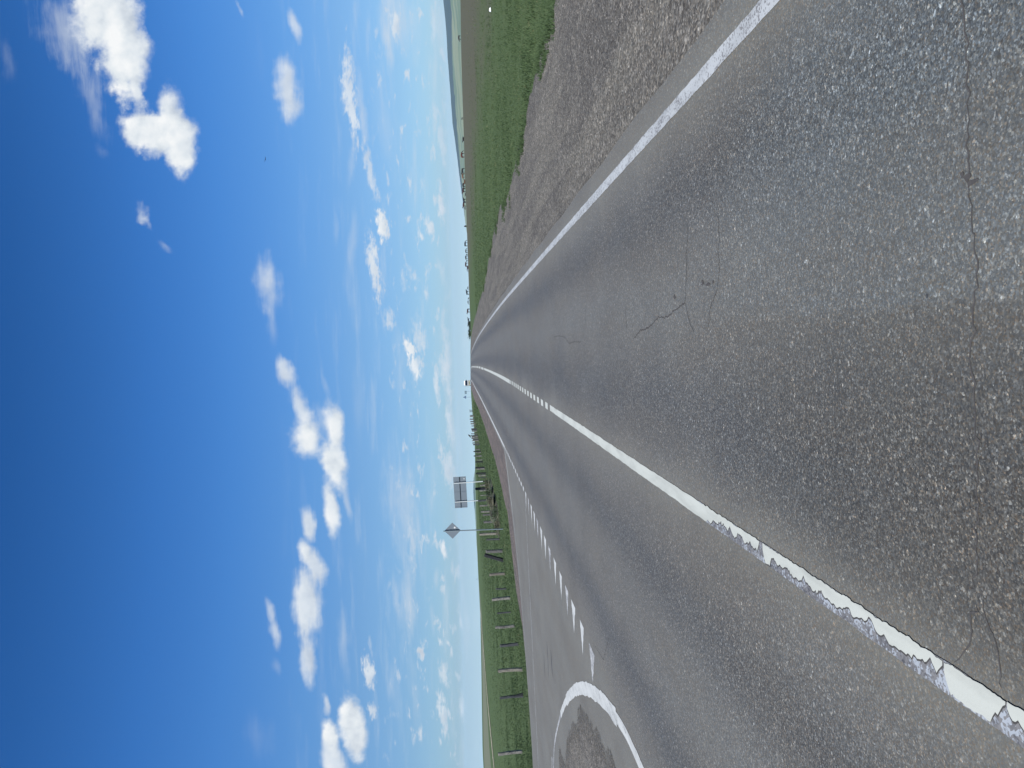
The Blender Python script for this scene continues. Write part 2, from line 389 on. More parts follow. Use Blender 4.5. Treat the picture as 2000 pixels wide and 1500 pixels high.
def ribbon(name, pts, width, mat, dz, parent, step=.1, ja=0.0, seed=1, closed=False, taper=False):
    pts = [Vector((*p, 0)) for p in pts]; out = [pts[0]]
    for a, b in zip(pts, pts[1:]):
        n = max(1, int((b-a).length/step)); out += [a.lerp(b, (k+1)/n) for k in range(n)]
    n = len(out); V = []; jl = jag(n, ja, seed); jr = jag(n, ja, seed+9)
    for i, p in enumerate(out):
        d = (out[min(i+1, n-1)]-out[max(i-1, 0)]).normalized(); nrm = Vector((-d.y, d.x, 0))
        wd = width[0]+(width[1]-width[0])*i/(n-1) if isinstance(width, tuple) else width
        if taper: wd *= min(1, i/3+.15, (n-1-i)/3+.15)
        for s, j in ((1, jl[i]), (-1, jr[i])):
            q = p+nrm*(s*(wd/2)+j*(.6 if s > 0 else .6)); V.append((q.x, q.y, hz(q.x, q.y)+dz))
    F = [(2*i, 2*i+1, 2*i+3, 2*i+2) for i in range(n-1)]
    return mesh_obj(name, V, F, mat, parent)
def lane(t, y0, y1, st):  return [(t-float(curve(y)), y) for y in np.concatenate([np.arange(y0, y1, st), [y1]])]

PAINT = m_paint('road_paint', .30); EDGEP = m_paint('scuffed_paint', .50, (.35, .37, .375), .6); RIM = simple_mat('paint_rim', (.050, .049, .048), .9, var=.3, scale=30); PALE = m_paint('thick_paint', .05, (.405, .425, .385), .15); WORN = m_paint('worn_paint', 1.0, (.30, .33, .36), .40); FAINT = m_paint('faint_paint', .72, (.38, .39, .385), .5)
ribbon('edge_line', lane(2.03, .5, 60, .5), .125, EDGEP, .004, road, .05, .007, 2)
ribbon('edge_line', lane(2.03, 60, 290, 3), .135, EDGEP, .004, road, 2.5)
ribbon('edge_line', lane(-5.08, 39.6, 290, 2), .16, PAINT, .004, road, 2)
# centre line: worn old paint under a thicker layer that has broken away along its left half
ribbon('centre_line', lane(-1.425, .5, 6.4, .25), .132, WORN, .004, road, .06, .008, 6)
ribbon('centre_line', lane(-1.425, 6.2, 17.4, .5), .135, PALE, .0045, road, .05, .008, 7)
def top_layer(y0, y1, frac, seed):
    ys = np.arange(y0, y1, .014); rg = np.random.default_rng(seed); n = len(ys)
    def walk(k, amp): return np.convolve(rg.normal(size=n+k-1), np.ones(k)/k, 'valid')*amp*math.sqrt(k)
    a = walk(25, 1.0); b = walk(3, .006); c = walk(9, .05)
    sc = np.abs(np.sin(ys*9.5+a))**.7*.34
    for nm, mat, dz, ex in (('paint_rim', RIM, .0052, .010), ('centre_line', PALE, .0062, 0)):
        V = []
        for i, y in enumerate(ys):
            f = frac(y)
            if f < .99: f = min(.95, max(.10, f+sc[i]-.17+c[i]))
            endt = min(1, (y-y0)/.05+.25, (y1-y)/.05+.25)
            xr = -1.358+b[i]*.6; xl = xr-.126*f*endt-ex*(f < .99)+b[i]*.5
            for x in (xl, xr): V.append((x, y, hz(x, y)+dz))
        mesh_obj(nm, V, [(2*i, 2*i+1, 2*i+3, 2*i+2) for i in range(n-1)], mat, road)
sstep = lambda y, a, b: min(1, max(0, (y-a)/(b-a)))
top_layer(.5, 2.66, lambda y: 1-.55*sstep(y, 2.50, 2.60), 3)
top_layer(2.665, 3.03, lambda y: .45+.55*sstep(y, 2.68, 2.74), 4)
top_layer(3.04, 4.98, lambda y: .55+.45*sstep(y, 4.82, 4.88)-.1*sstep(3.2, y, 3.5), 5)
top_layer(5.03, 6.25, lambda y: .45+.55*sstep(y, 6.0, 6.1), 8)
y = 17.85
while y < 31.3:
    ribbon('lane_dash', lane(-1.43, y, y+.52, .26), .155, PALE, .0045, road, .13, .004, int(y*10)); y += 1.02
ribbon('centre_line', lane(-1.44, 32.0, 70, 1.0), .17, PALE, .0045, road, 1.0)
y = 72.0
while y < 275:
    ribbon('lane_dash', lane(-1.46, y, y+(8 if y < 140 else 14), 2), .22, PALE, .0045, road, 2); y += (12 if y < 140 else 18)
y = 26.9
while y < 39.2:
    ribbon('lane_dash', lane(-5.06, y, y+.5, .25), .15, PAINT, .004, road, .12, .006, int(y*7)); y += 1.0
TRI = [(-5.18,13.03,12.44),(-5.14,14.05,13.58),(-5.13,15.18,14.62),(-5.12,16.09,15.59),(-5.11,17.07,16.62),(-5.1,18.14,17.65),(-5.1,19.27,18.74),(-5.09,20.32,19.78),(-5.08,21.3,20.77),(-5.08,22.35,21.83),(-5.07,23.32,22.82),(-5.06,24.3,23.82),(-5.05,25.33,24.88),(-5.04,26.36,25.92)]
for i, (x, a, b) in enumerate(TRI):
    ap = (x-.62, a*.6+b*.4); P = [(x, b), (x, a), ap]; V = []; n = 14; rg = np.random.default_rng(i)
    for k in range(n+1):
        f = k/n; wv = rg.normal()*.012
        p = (b+(ap[1]-b)*f+wv*(f < .9), a+(ap[1]-a)*f-wv*(f < .9)); xx = x+(ap[0]-x)*f
        for yy in p: V.append((xx, yy, hz(xx, yy)+.004))
    mesh_obj('give_way_triangle', V, [(2*k, 2*k+1, 2*k+3, 2*k+2) for k in range(n)], PAINT if i % 3 else FAINT, road)
arch_o = [(-13.4,21.7),(-11.87,20.93),(-10.79,20.27),(-9.27,18.62),(-8.05,17.08),(-7.0,15.32),(-6.25,13.74),(-5.72,12.38),(-5.37,11.24),(-5.2,10.38)]
arch = [(-30,24.0),(-13.4,21.5),(-11.75,20.7),(-10.72,20.07),(-9.22,18.45),(-8.02,16.86),(-7.04,15.22),(-6.36,13.8),(-5.89,12.57),(-5.56,11.5),(-5.35,10.53),(-5.25,9.6),(-5.24,7),(-5.24,-12)]
def smooth_pts(p, n=6):
    p = [Vector((*a, 0)) for a in p]; out = []
    for i in range(len(p)-1):
        a, b, c, d = p[max(i-1, 0)], p[i], p[i+1], p[min(i+2, len(p)-1)]
        for k in range(n):
            t = k/n; out.append(tuple((.5*((2*b)+(c-a)*t+(2*a-5*b+4*c-d)*t*t+(3*b-a-3*c+d)*t**3))[:2]))
    return out+[tuple(p[-1][:2])]
A1 = smooth_pts(arch)
ribbon('corner_line', A1[:26], .10, FAINT, .0042, side, .12, .010, 31)
ribbon('corner_line', A1[25:], (.165, .17), PAINT, .004, side, .10, .012, 32)
ribbon('corner_line', A1[30:60], .24, PAINT, .0062, side, .06, .03, 33)
ribbon('side_centre_line', [(-5.3,26.5),(-14,26.45)], .10, FAINT, .004, side, .15, .006, 35); ribbon('side_centre_line', [(-14,26.45),(-30,26.5)], .10, FAINT, .004, side, .4)
fl = smooth_pts([(-5.1,39.55),(-5.7,38.5),(-6.14,37.62),(-6.92,36.23),(-8.0,34.2),(-9.4,32.45)])
ribbon('corner_line', fl[:-8], .12, PAINT, .004, side, .12, .006, 36); ribbon('corner_line', fl[-10:]+[(-10.5,31.5),(-12,30.4),(-13.5,29.9)], .10, FAINT, .0045, side, .12, .012, 37)

# dirt washed over the corner of the side road
DIRT = m_gravel('dirt', (.128, .121, .107), (.104, .100, .092), (.142, .134, .120), 50.0, True)
inner = smooth_pts([(-16,21.9),(-12.7,20.4),(-11.0,19.3),(-9.6,17.6),(-8.1,16.0),(-7.1,14.4),(-6.5,12.6),(-6.2,10.9),(-6.05,9.2),(-6.0,4),(-5.9,-8)], 22)
dj = jag(len(inner), .22, 12, 9); VV = []
for i, (x, yv) in enumerate(inner):
    for k in range(14):
        f = (k/13)**2; xx = x+dj[i]+(-19-x)*f; yy = yv+(min(6, yv)-yv)*f*.6+dj[i]; VV.append((xx, yy, hz(xx, yy)+.005))
dirt = np_mesh('dirt_patch', np.array(VV), grid_faces(len(inner), 14), DIRT); uv_from(dirt, np.array(VV)[:, :2]); tag(dirt, kind='structure'); attr(dirt, 'edge', np.tile((np.arange(14)/13)**2*11.5, len(inner)))

# cracks and tar in the near lane
CRACK = simple_mat('crack', (.055, .053, .052), .95, var=.5, scale=30)
def crack(pts, wd, seed):
    ps = [pts[0]]; rg = np.random.default_rng(seed)
    for a, b in zip(pts, pts[1:]):
        n = max(2, int(math.dist(a, b)/.03))
        for k in range(1, n+1):
            j = .011 if k < n else 0
            ps.append((a[0]+(b[0]-a[0])*k/n+rg.normal()*j*.6, a[1]+(b[1]-a[1])*k/n+rg.normal()*j))
    ribbon('crack', ps, wd, CRACK, .002, road, .02, wd*.45, seed, taper=True)
crack([(1.5,2.86),(1.14,2.83),(.97,2.82),(.59,2.83),(.43,2.81),(.28,2.78),(.13,2.80),(-.05,2.83),(-.28,2.81),(-.48,2.80),(-.68,2.81),(-1.01,2.83)], 0.0072, 1)
crack([(-1.01,2.83),(-1.23,2.87),(-1.34,2.97)], 0.0079, 2); crack([(-1.01,2.83),(-1.13,2.73),(-1.28,2.69),(-1.33,2.68)], 0.0065, 3)
crack([(1.0,6.40),(.81,6.44),(.56,6.50),(.34,6.56),(.19,6.46),(.08,6.33)], 0.0072, 4)
crack([(.34,6.56),(.29,6.89),(.24,7.17),(.24,7.50),(.17,7.82),(.13,8.28),(.05,8.59)], 0.0144, 5)
crack([(.95,5.62),(.78,5.63),(.48,5.67),(.37,5.73),(.27,5.88),(.11,5.95)], 0.0065, 6)
crack([(.69,11.84),(.42,11.86),(.20,12.02)], 0.0094, 7); crack([(.48,8.94),(.30,8.95),(.15,8.92)], 0.0079, 8)
crack([(.17,16.06),(.18,15.21),(.15,14.46),(.02,13.81),(.05,13.17),(.04,12.43)], 0.008, 9)
crack([(-4.3,11),(-4.9,11.6),(-5.0,12.4)], 0.0086, 10)
for k, (x, yv, a, b) in enumerate([(.60,2.83,.016,.022),(.575,2.80,.012,.03),(.615,2.86,.012,.010),(.47,6.06,.020,.03),(.445,5.92,.012,.05),(.455,5.80,.014,.02),(.41,6.87,.022,.035)]):
    V = [(x, yv, hz(x, yv)+.003)]; rg = np.random.default_rng(k+40)
    for i in range(14):
        t = 2*math.pi*i/14; m_ = 1+rg.normal()*.22; xx = x+a*m_*math.cos(t); yy = yv+b*m_*math.sin(t); V.append((xx, yy, hz(xx, yy)+.003))
    mesh_obj('tar_spot', V, [(0, i+1, (i+1) % 14+1) for i in range(14)], CRACK, road)
SKID = simple_mat('skid_rubber', (.055, .056, .060), .8, var=.3, scale=4)
ribbon('skid_mark', [(-8.25,20.95),(-8.75,20.9),(-9.3,20.95)], .10, SKID, .0025, side, .1, .03, 51, taper=True)
ribbon('skid_mark', [(-8.1,19.95),(-8.75,19.8)], .14, SKID, .0025, side, .1, .03, 52, taper=True)
ribbon('skid_mark', [(-9.1,22.05),(-9.7,22.1)], .06, SKID, .0025, side, .1, .02, 53, taper=True)

# the pale farm track on the left
TRACK = m_gravel('track', (.28, .27, .20), (.22, .21, .16), (.30, .29, .22), 4.0)
trk = smooth_pts([(-60,40),(-68,90),(-72,128),(-76.5,150),(-84,185),(-91,226),(-104,285),(-125,360)], 14)
tv = []
for i, (x, yv) in enumerate(trk):
    for s in (-1, -.3, .3, 1): xx = x+1.5*s; tv.append((xx, yv, hz(xx, yv)+.02))
trko = np_mesh('farm_track', np.array(tv), grid_faces(len(trk), 4)[:, ::-1], TRACK); uv_from(trko, np.array(tv)[:, :2]); tag(trko, kind='structure')

# ------------------------------------------------------------------ grass, loose stones (uncountable)
def m_blade():
    m, t, b = new_mat('grass_blades'); a = t.n('ShaderNodeAttribute', attribute_name='shade').outputs['Fac']
    c = t.ramp(a, [(0, (.032, .053, .024)), (.45, (.049, .079, .034)), (.8, (.072, .106, .046)), (.93, (.098, .118, .056)), (1, (.17, .16, .09))])
    t.put(b.inputs['Base Color'], c); b.inputs['Roughness'].default_value = .75; b.inputs['Specular IOR Level'].default_value = .15
    return m
def grow_grass(name, P, hgt, shade, per=3):
    n = len(P); N = n*per
    base = np.repeat(P, per, 0); base[:, :2] += RNG.normal(size=(N, 2))*.035
    hh = np.repeat(hgt, per)*RNG.uniform(.6, 1.2, N); an = RNG.uniform(0, 2*np.pi, N); wd = hh*RNG.uniform(.10, .2, N)
    lean = RNG.normal(size=(N, 2))*.38*hh[:, None]
    dx = np.stack([np.cos(an)*wd, np.sin(an)*wd, np.zeros(N)], 1); tip = base+np.concatenate([lean, hh[:, None]], 1)
    V = np.stack([base-dx, base+dx, tip], 1).reshape(-1, 3); F = np.arange(3*N).reshape(-1, 3)
    o = np_mesh(name, V, F, m_blade()); attr(o, 'shade', np.repeat(np.clip(np.repeat(shade, per)+RNG.normal(size=N)*.09, 0, 1), 3)); return o
def nse(x, y, s): return np.sin(x*s+1.7)*np.sin(y*s*.8+.4)+.6*np.sin(x*s*2.3+y*s*1.1)+.4*np.sin(y*s*3.1-x*s*1.6)
N = 170000
d = np.exp(RNG.uniform(math.log(7), math.log(95), N)); a = RNG.uniform(rad(2), rad(62), N)
X, Y = d*np.sin(a), d*np.cos(a); t_ = X+curve(Y); ed = np.interp(Y, G_R[:, 0], G_R[:, 1])
k = (t_ > ed+.02+.22*nse(X, Y, 1.3)) & (RNG.random(N) < np.exp(-np.clip(t_-9, 0, 99)/5.5))
Xr, Yr, tr = X[k], Y[k], (t_-ed)[k]
N = 180000; d = np.exp(RNG.uniform(math.log(27), math.log(190), N)); a = RNG.uniform(rad(-52), rad(-4), N)
X, Y = d*np.sin(a), d*np.cos(a); c_ = curve(Y)
g_l = np.interp(Y, G_L[:, 0], G_L[:, 1])-np.where(Y > 41, c_, 0)
k = (X < g_l-.05+.12*nse(X, Y, 2)) & (Y > 28.5) & (RNG.random(N) < np.exp(-np.clip(-X-19-.12*(Y-30), 0, 999)/9))
Xl, Yl, tl = X[k], Y[k], (g_l-X)[k]
GX = np.concatenate([Xr, Xl]); GY = np.concatenate([Yr, Yl]); td = np.concatenate([tr, tl]); dist = np.hypot(GX, GY)
und_ = .05*(np.sin(GX*.55+GY*.21)+np.sin(GX*.23-GY*.34+1)+np.sin(GX*.9+GY*.8+2)*.4)
tt_ = GX+curve(GY); off_ = np.clip(np.maximum(tt_-6.2, -tt_-9)/10, 0, 1)*np.clip(GY/10, 0, 1)*np.clip((120-dist)/60, 0, 1)*np.where((tt_ < 0) & (GY < 33), 0, 1)
P = np.stack([GX, GY, height(GX, GY)-.05+und_*off_], 1)
hgt = .030+.022*np.clip(nse(GX, GY, .9)+.3, 0, 1.2)+.008*np.exp(-td/.7)+dist*.0006
shade = .46+.09*nse(GX, GY, .33)+.06*nse(GX, GY, 1.9)+np.clip((GX-15)/40, 0, .3)
pale = (RNG.random(len(GX)) < .05)*.4
g = grow_grass('grass', P, hgt, shade+pale); tag(g, kind='stuff')
# stray tufts in the gravel by the verge
n = 700; Y = np.exp(RNG.uniform(math.log(9), math.log(60), n)); ed = np.interp(Y, G_R[:, 0], G_R[:, 1])-curve(Y); X = ed-np.abs(RNG.normal(size=n))*.22
k = nse(X, Y, 1.1) > .2; X, Y = X[k], Y[k]
Pn = np.repeat(np.stack([X, Y, height(X, Y)-.02], 1), 10, 0); Pn[:, :2] += RNG.normal(size=(len(Pn), 2))*.05
tf = grow_grass('verge_tufts', Pn, np.full(len(Pn), .07), np.full(len(Pn), .45)); tag(tf, kind='stuff')

def m_stone():
    m, t, b = new_mat('loose_stone'); a = t.n('ShaderNodeAttribute', attribute_name='shade').outputs['Fac']
    c = t.ramp(a, [(0, (.055, .055, .058)), (.4, (.115, .110, .102)), (.75, (.19, .18, .165)), (.95, (.30, .285, .255)), (1, (.50, .48, .44))])
    t.put(b.inputs['Base Color'], c); b.inputs['Roughness'].default_value = .9; return m
def stones(name, P, size):
    n = len(P); base = np.array([(1,0,0),(-1,0,0),(0,1,0),(0,-1,0),(0,0,1),(0,0,-1)], float); tri = np.array([(0,2,4),(2,1,4),(1,3,4),(3,0,4),(2,0,5),(1,2,5),(3,1,5),(0,3,5)])
    sc = size[:, None, None]*RNG.uniform(.5, 1.25, (n, 6, 1)); an = RNG.uniform(0, 6.28, n); ca, sa = np.cos(an)[:, None], np.sin(an)[:, None]
    v = base[None]*sc*np.array([1, .8, .6]); x = v[..., 0]*ca-v[..., 1]*sa; yv = v[..., 0]*sa+v[..., 1]*ca
    V = np.stack([x, yv, v[..., 2]], -1)+P[:, None, :]; F = (tri[None]+6*np.arange(n)[:, None, None]).reshape(-1, 3)
    o = np_mesh(name, V.reshape(-1, 3), F, m_stone()); attr(o, 'shade', np.repeat(np.clip(RNG.beta(2, 3, n)+.0, 0, 1), 6)); return o
n = 16000; Y = np.exp(RNG.uniform(math.log(4), math.log(40), n)); ed = np.interp(Y, G_R[:, 0], G_R[:, 1]); X = 2.55+(ed-2.5)*RNG.beta(1.3, 1.1, n)-curve(Y)
st = stones('loose_gravel', np.stack([X, Y, height(X, Y)-.020], 1), np.exp(RNG.normal(math.log(.010), .38, n))); tag(st, kind='stuff')
n = 1500; Y = RNG.uniform(9, 21, n); X = RNG.uniform(-13, -6.4, n)
k = Y < np.interp(X, [-13,-11,-9.6,-8.6,-7.7,-7.05,-6.5], [20.4,19.2,17.5,15.9,14.2,12.5,9.5]); X, Y = X[k], Y[k]
st = stones('loose_gravel', np.stack([X, Y, height(X, Y)+.007], 1), np.exp(RNG.normal(math.log(.011), .4, len(X)))); tag(st, kind='stuff')

# centre x, centre y, turn, half length, half height, opacity, softness, kind
CLOUDS = [
(0.3939, 0.4736, 0.478, 0.0695, 0.0207, 0.5, 1.1, 2),
(0.3195, 0.4483, 0.31, 0.0525, 0.0135, 0.32, 1.1, 2),
(0.3662, 0.5435, 0.125, 0.0342, 0.0097, 0.14, 1.2, 2),
(0.2602, 0.4358, 0.544, 0.0111, 0.0062, 0.12, 1.2, 2),
(0.4097, 0.4234, 0.167, 0.0533, 0.0344, 1.0, 0.3, 0),
(0.3571, 0.4136, 0.582, 0.0298, 0.0222, 1.0, 0.3, 0),
(0.3368, 0.3967, 0.284, 0.0277, 0.008, 0.9, 0.5, 0),
(0.3727, 0.3849, 0.108, 0.0282, 0.0074, 0.45, 0.9, 0),
(0.3788, 0.4086, 0.276, 0.0291, 0.0283, 1.0, 0.4, 0),
(0.2849, 0.3634, 0.278, 0.0295, 0.0299, 1.0, 0.4, 0),
(0.2929, 0.3692, 0.479, 0.0124, 0.0342, 1.0, 0.45, 0),
(0.2897, 0.3905, 0.24, 0.0308, 0.0223, 1.0, 0.3, 0),
(0.2738, 0.3623, 0.329, 0.0384, 0.0262, 1.0, 0.3, 0),
(0.31, 0.3498, 0.046, 0.0346, 0.0162, 0.95, 0.45, 0),
(0.24, 0.3513, 0.175, 0.0361, 0.015, 1.0, 0.35, 0),
(0.176, 0.3932, 0.444, 0.0159, 0.005, 0.6, 0.9, 1),
(0.1376, 0.374, 0.405, 0.0122, 0.0044, 0.25, 1.1, 2),
(0.4032, 0.2024, 0.163, 0.0223, 0.0057, 0.65, 0.8, 1),
(0.4334, 0.2616, 0.321, 0.0089, 0.0031, 0.4, 1.0, 1),
(0.3271, 0.2061, 0.239, 0.0408, 0.0133, 0.85, 0.65, 1),
(0.0839, 0.2454, 0.15, 0.0411, 0.0147, 0.72, 0.85, 1),
(0.0319, 0.241, 0.119, 0.0247, 0.0064, 0.25, 1.2, 2),
(0.3189, 0.1301, 0.083, 0.0608, 0.0064, 0.8, 0.7, 1),
(0.2918, 0.115, 0.087, 0.0434, 0.0039, 0.4, 1.0, 2),
(0.226, 0.1087, 0.148, 0.0326, 0.0045, 0.7, 0.8, 1),
(0.2294, 0.1331, -0.172, 0.0326, 0.0045, 0.3, 1.1, 2),
(0.1259, 0.1365, -0.063, 0.0651, 0.0058, 0.32, 1.2, 2),
(0.1571, 0.1584, 0.039, 0.0308, 0.0039, 0.16, 1.1, 2),
(0.1557, 0.097, 0.234, 0.0211, 0.0058, 1.0, 0.4, 0),
(0.1037, 0.1074, 0.114, 0.0405, 0.0059, 0.9, 0.7, 1),
(0.0388, 0.099, 0.153, 0.025, 0.0026, 0.25, 1.0, 2),
(0.0393, 0.0904, 0.137, 0.0156, 0.0052, 0.7, 0.9, 1),
(-0.0307, 0.2201, 0.258, 0.0222, 0.0116, 0.85, 0.7, 1),
(-0.0705, 0.2077, 0.281, 0.026, 0.011, 0.8, 0.7, 1),
(-0.1103, 0.2042, 0.168, 0.0321, 0.0175, 1.0, 0.45, 0),
(-0.0928, 0.1809, 0.239, 0.024, 0.0065, 0.35, 1.0, 1),
(-0.1066, 0.165, 0.143, 0.0371, 0.0111, 1.0, 0.4, 0),
(-0.1463, 0.1696, 0.34, 0.0322, 0.0157, 1.0, 0.35, 0),
(-0.1996, 0.1748, 0.055, 0.037, 0.0092, 0.95, 0.45, 0),
(-0.187, 0.1501, 0.113, 0.0271, 0.0046, 0.45, 1.0, 1),
(-0.05, 0.1739, 0.125, 0.0267, 0.0032, 0.2, 1.1, 2),
(-0.2234, 0.207, 0.094, 0.0253, 0.0085, 0.85, 0.55, 1),
(-0.2619, 0.2113, 0.203, 0.0208, 0.0092, 0.95, 0.45, 0),
(-0.2826, 0.1993, 0.203, 0.0278, 0.0118, 0.85, 0.6, 1),
(-0.3329, 0.2102, 0.042, 0.0509, 0.0171, 0.9, 0.6, 1),
(-0.399, 0.2106, -0.02, 0.0426, 0.0086, 0.85, 0.7, 1),
(-0.3391, 0.2553, 0.085, 0.0187, 0.0052, 0.55, 0.8, 1),
(-0.3681, 0.2512, 0.166, 0.0242, 0.0072, 0.6, 0.8, 1),
(-0.408, 0.2543, 0.21, 0.0134, 0.0052, 0.18, 1.1, 2),
(-0.3827, 0.1622, -0.014, 0.0512, 0.0079, 0.33, 1.1, 2),
(-0.4659, 0.1925, 0.165, 0.0134, 0.006, 0.7, 0.7, 1),
(-0.5083, 0.185, 0.22, 0.0251, 0.01, 1.0, 0.4, 0),
(-0.4805, 0.1604, 0.131, 0.0368, 0.0133, 1.0, 0.35, 0),
(-0.5103, 0.1514, 0.044, 0.0347, 0.0113, 1.0, 0.4, 0),
(-0.5466, 0.1816, 0.226, 0.0324, 0.0133, 0.85, 0.6, 1),
(-0.4235, 0.1319, 0.074, 0.019, 0.0053, 0.85, 0.6, 1),
(-0.4757, 0.1326, 0.17, 0.0117, 0.0047, 0.75, 0.6, 1),
(-0.3945, 0.1284, 0.065, 0.0138, 0.002, 0.35, 1.0, 1),
(-0.4544, 0.1018, 0.081, 0.0452, 0.0074, 0.25, 1.2, 2),
(-0.5063, 0.281, 0.295, 0.0401, 0.0171, 0.1, 1.2, 2),
(-0.1996, 0.0858, 0.019, 0.0674, 0.0146, 0.42, 1.1, 2),
(-0.193, 0.0773, -0.071, 0.0404, 0.0053, 0.4, 1.0, 2),
(-0.3278, 0.0953, 0.075, 0.0412, 0.004, 0.35, 1.0, 2),
(-0.332, 0.0798, 0.005, 0.058, 0.0087, 0.5, 1.0, 2),
(-0.2608, 0.0723, 0.02, 0.0407, 0.004, 0.5, 1.0, 1),
(-0.4524, 0.0749, 0.075, 0.0487, 0.006, 0.25, 1.1, 2),
(0.4112, 0.0659, 0.138, 0.048, 0.0167, 0.55, 1.1, 2),
(0.4113, 0.0707, 0.091, 0.0159, 0.0039, 0.8, 0.8, 1),
(0.3732, 0.0783, 0.082, 0.0287, 0.0045, 0.5, 1.0, 2),
(0.2868, 0.0874, 0.136, 0.0583, 0.009, 0.18, 1.2, 2),
(0.4051, 0.016, 0.129, 0.0417, 0.0078, 0.35, 1.2, 2),
(-0.0015, 0.0664, 0.167, 0.0118, 0.0053, 1.0, 0.4, 0),
(-0.0248, 0.0605, 0.132, 0.0185, 0.0066, 0.9, 0.6, 0),
(0.0115, 0.0552, 0.088, 0.0282, 0.0059, 0.6, 0.9, 1),
(0.0097, 0.049, 0.031, 0.0165, 0.0033, 0.5, 1.0, 1),
(-0.3994, 0.0643, 0.201, 0.0089, 0.0034, 1.0, 0.5, 0),
(0.1443, 0.0468, 0.17, 0.0066, 0.0026, 0.8, 0.6, 0),
(0.1549, 0.0353, 0.238, 0.0125, 0.0039, 0.8, 0.7, 1),
(0.1798, 0.0202, 0.093, 0.0164, 0.0039, 0.8, 0.7, 1),
(0.0955, 0.059, 0.193, 0.0134, 0.0033, 0.55, 0.9, 1),
(0.068, 0.045, 0.119, 0.009, 0.0026, 0.6, 0.8, 1),
(0.0908, 0.0719, 0.059, 0.0148, 0.0026, 0.35, 1.0, 1),
(-0.0177, 0.0197, 0.015, 0.0631, 0.004, 0.6, 0.9, 1),
(-0.0438, 0.033, 0.057, 0.0234, 0.0026, 0.7, 0.8, 1),
(-0.024, 0.0245, 0.092, 0.0167, 0.0046, 0.6, 0.8, 1),
(0.0193, 0.0345, 0.169, 0.0067, 0.002, 0.5, 0.9, 1),
(-0.0942, 0.0184, 0.047, 0.0268, 0.0033, 0.6, 0.9, 1),
(-0.1579, 0.0208, 0.195, 0.0242, 0.006, 0.75, 0.7, 1),
(-0.1404, 0.0313, 0.291, 0.0053, 0.002, 0.9, 0.6, 0),
(-0.0944, 0.0151, 0.006, 0.0402, 0.0027, 0.4, 1.0, 2),
(-0.264, 0.033, 0.14, 0.0121, 0.0033, 1.0, 0.5, 0),
(-0.4284, 0.0362, 0.226, 0.0161, 0.0054, 0.65, 0.8, 1),
(-0.4855, 0.0371, 0.123, 0.0317, 0.0041, 0.8, 0.7, 1),
(-0.4783, 0.0105, 0.093, 0.0228, 0.0034, 0.6, 0.9, 1),
(-0.3875, 0.0391, 0.198, 0.006, 0.002, 0.8, 0.7, 0),
(-0.389, 0.0297, 0.244, 0.005, 0.002, 0.8, 0.7, 0),
(-0.2938, 0.0124, 0.229, 0.0106, 0.0027, 0.55, 0.8, 1),
(-0.2901, 0.0203, 0.104, 0.0103, 0.002, 0.45, 0.8, 1),
(-0.3555, 0.0117, 0.071, 0.0173, 0.002, 0.5, 0.9, 1),
(-0.3028, 0.0415, 0.021, 0.0137, 0.0027, 0.3, 1.0, 2),
(-0.3539, 0.0459, 0.014, 0.024, 0.0027, 0.25, 1.0, 2),
(0.2932, 0.0256, 0.04, 0.0193, 0.0026, 0.6, 0.9, 1),
(0.2625, 0.0193, 0.069, 0.034, 0.0033, 0.5, 0.9, 1),
(0.402, 0.0232, 0.048, 0.0255, 0.0032, 0.4, 1.0, 1),
(0.0982, 0.0244, 0.296, 0.0207, 0.0039, 0.35, 1.0, 1),
(-0.0778, 0.1331, -0.008, 0.0663, 0.0065, 0.1, 1.2, 2),
(-0.0261, 0.0793, -0.005, 0.053, 0.0053, 0.22, 1.2, 2),
(0.1897, 0.0295, 0.313, 0.0069, 0.0026, 0.6, 0.8, 1),
(0.2061, 0.0457, 0.171, 0.0099, 0.0026, 0.3, 0.9, 1)]

# ------------------------------------------------------------------ fence of old posts
def m_post(name, a, b2, c2, streak=.5):
    m, t, b = new_mat(name); o = OBJ(t)
    n = t.noise(t.vscale(o, (9, 9, 1.2)), 2.2, 6, .65); n2 = t.noise(t.vscale(o, (1.4, 1.4, 1)), 9.0, 5, .7)
    c = t.mixc(t.smooth(n, .35, .65), a, b2); c = t.mixc(t.smooth(n2, .52, .60, 0, streak), c, c2)
    t.put(b.inputs['Base Color'], c); b.inputs['Roughness'].default_value = .85; t.put(b.inputs['Normal'], t.bump(n, .5, .03)); return m
PM = {'l': m_post('weathered_grey', (.105, .102, .096), (.22, .21, .19), (.055, .052, .05), .9),
      'c': m_post('pale_concrete', (.13, .122, .108), (.21, .195, .165), (.10, .085, .07), .6),
      't': m_post('tan_wood', (.12, .108, .092), (.165, .15, .128), (.12, .10, .085), .5),
      'g': m_post('grey_wood', (.070, .071, .073), (.115, .112, .108), (.06, .06, .06), .5),
      'd': m_post('dark_wood', (.030, .034, .040), (.065, .068, .072), (.10, .10, .10), .4),
      'k': m_post('tarred_wood', (.010, .011, .014), (.022, .024, .028), (.03, .03, .03), .3)}
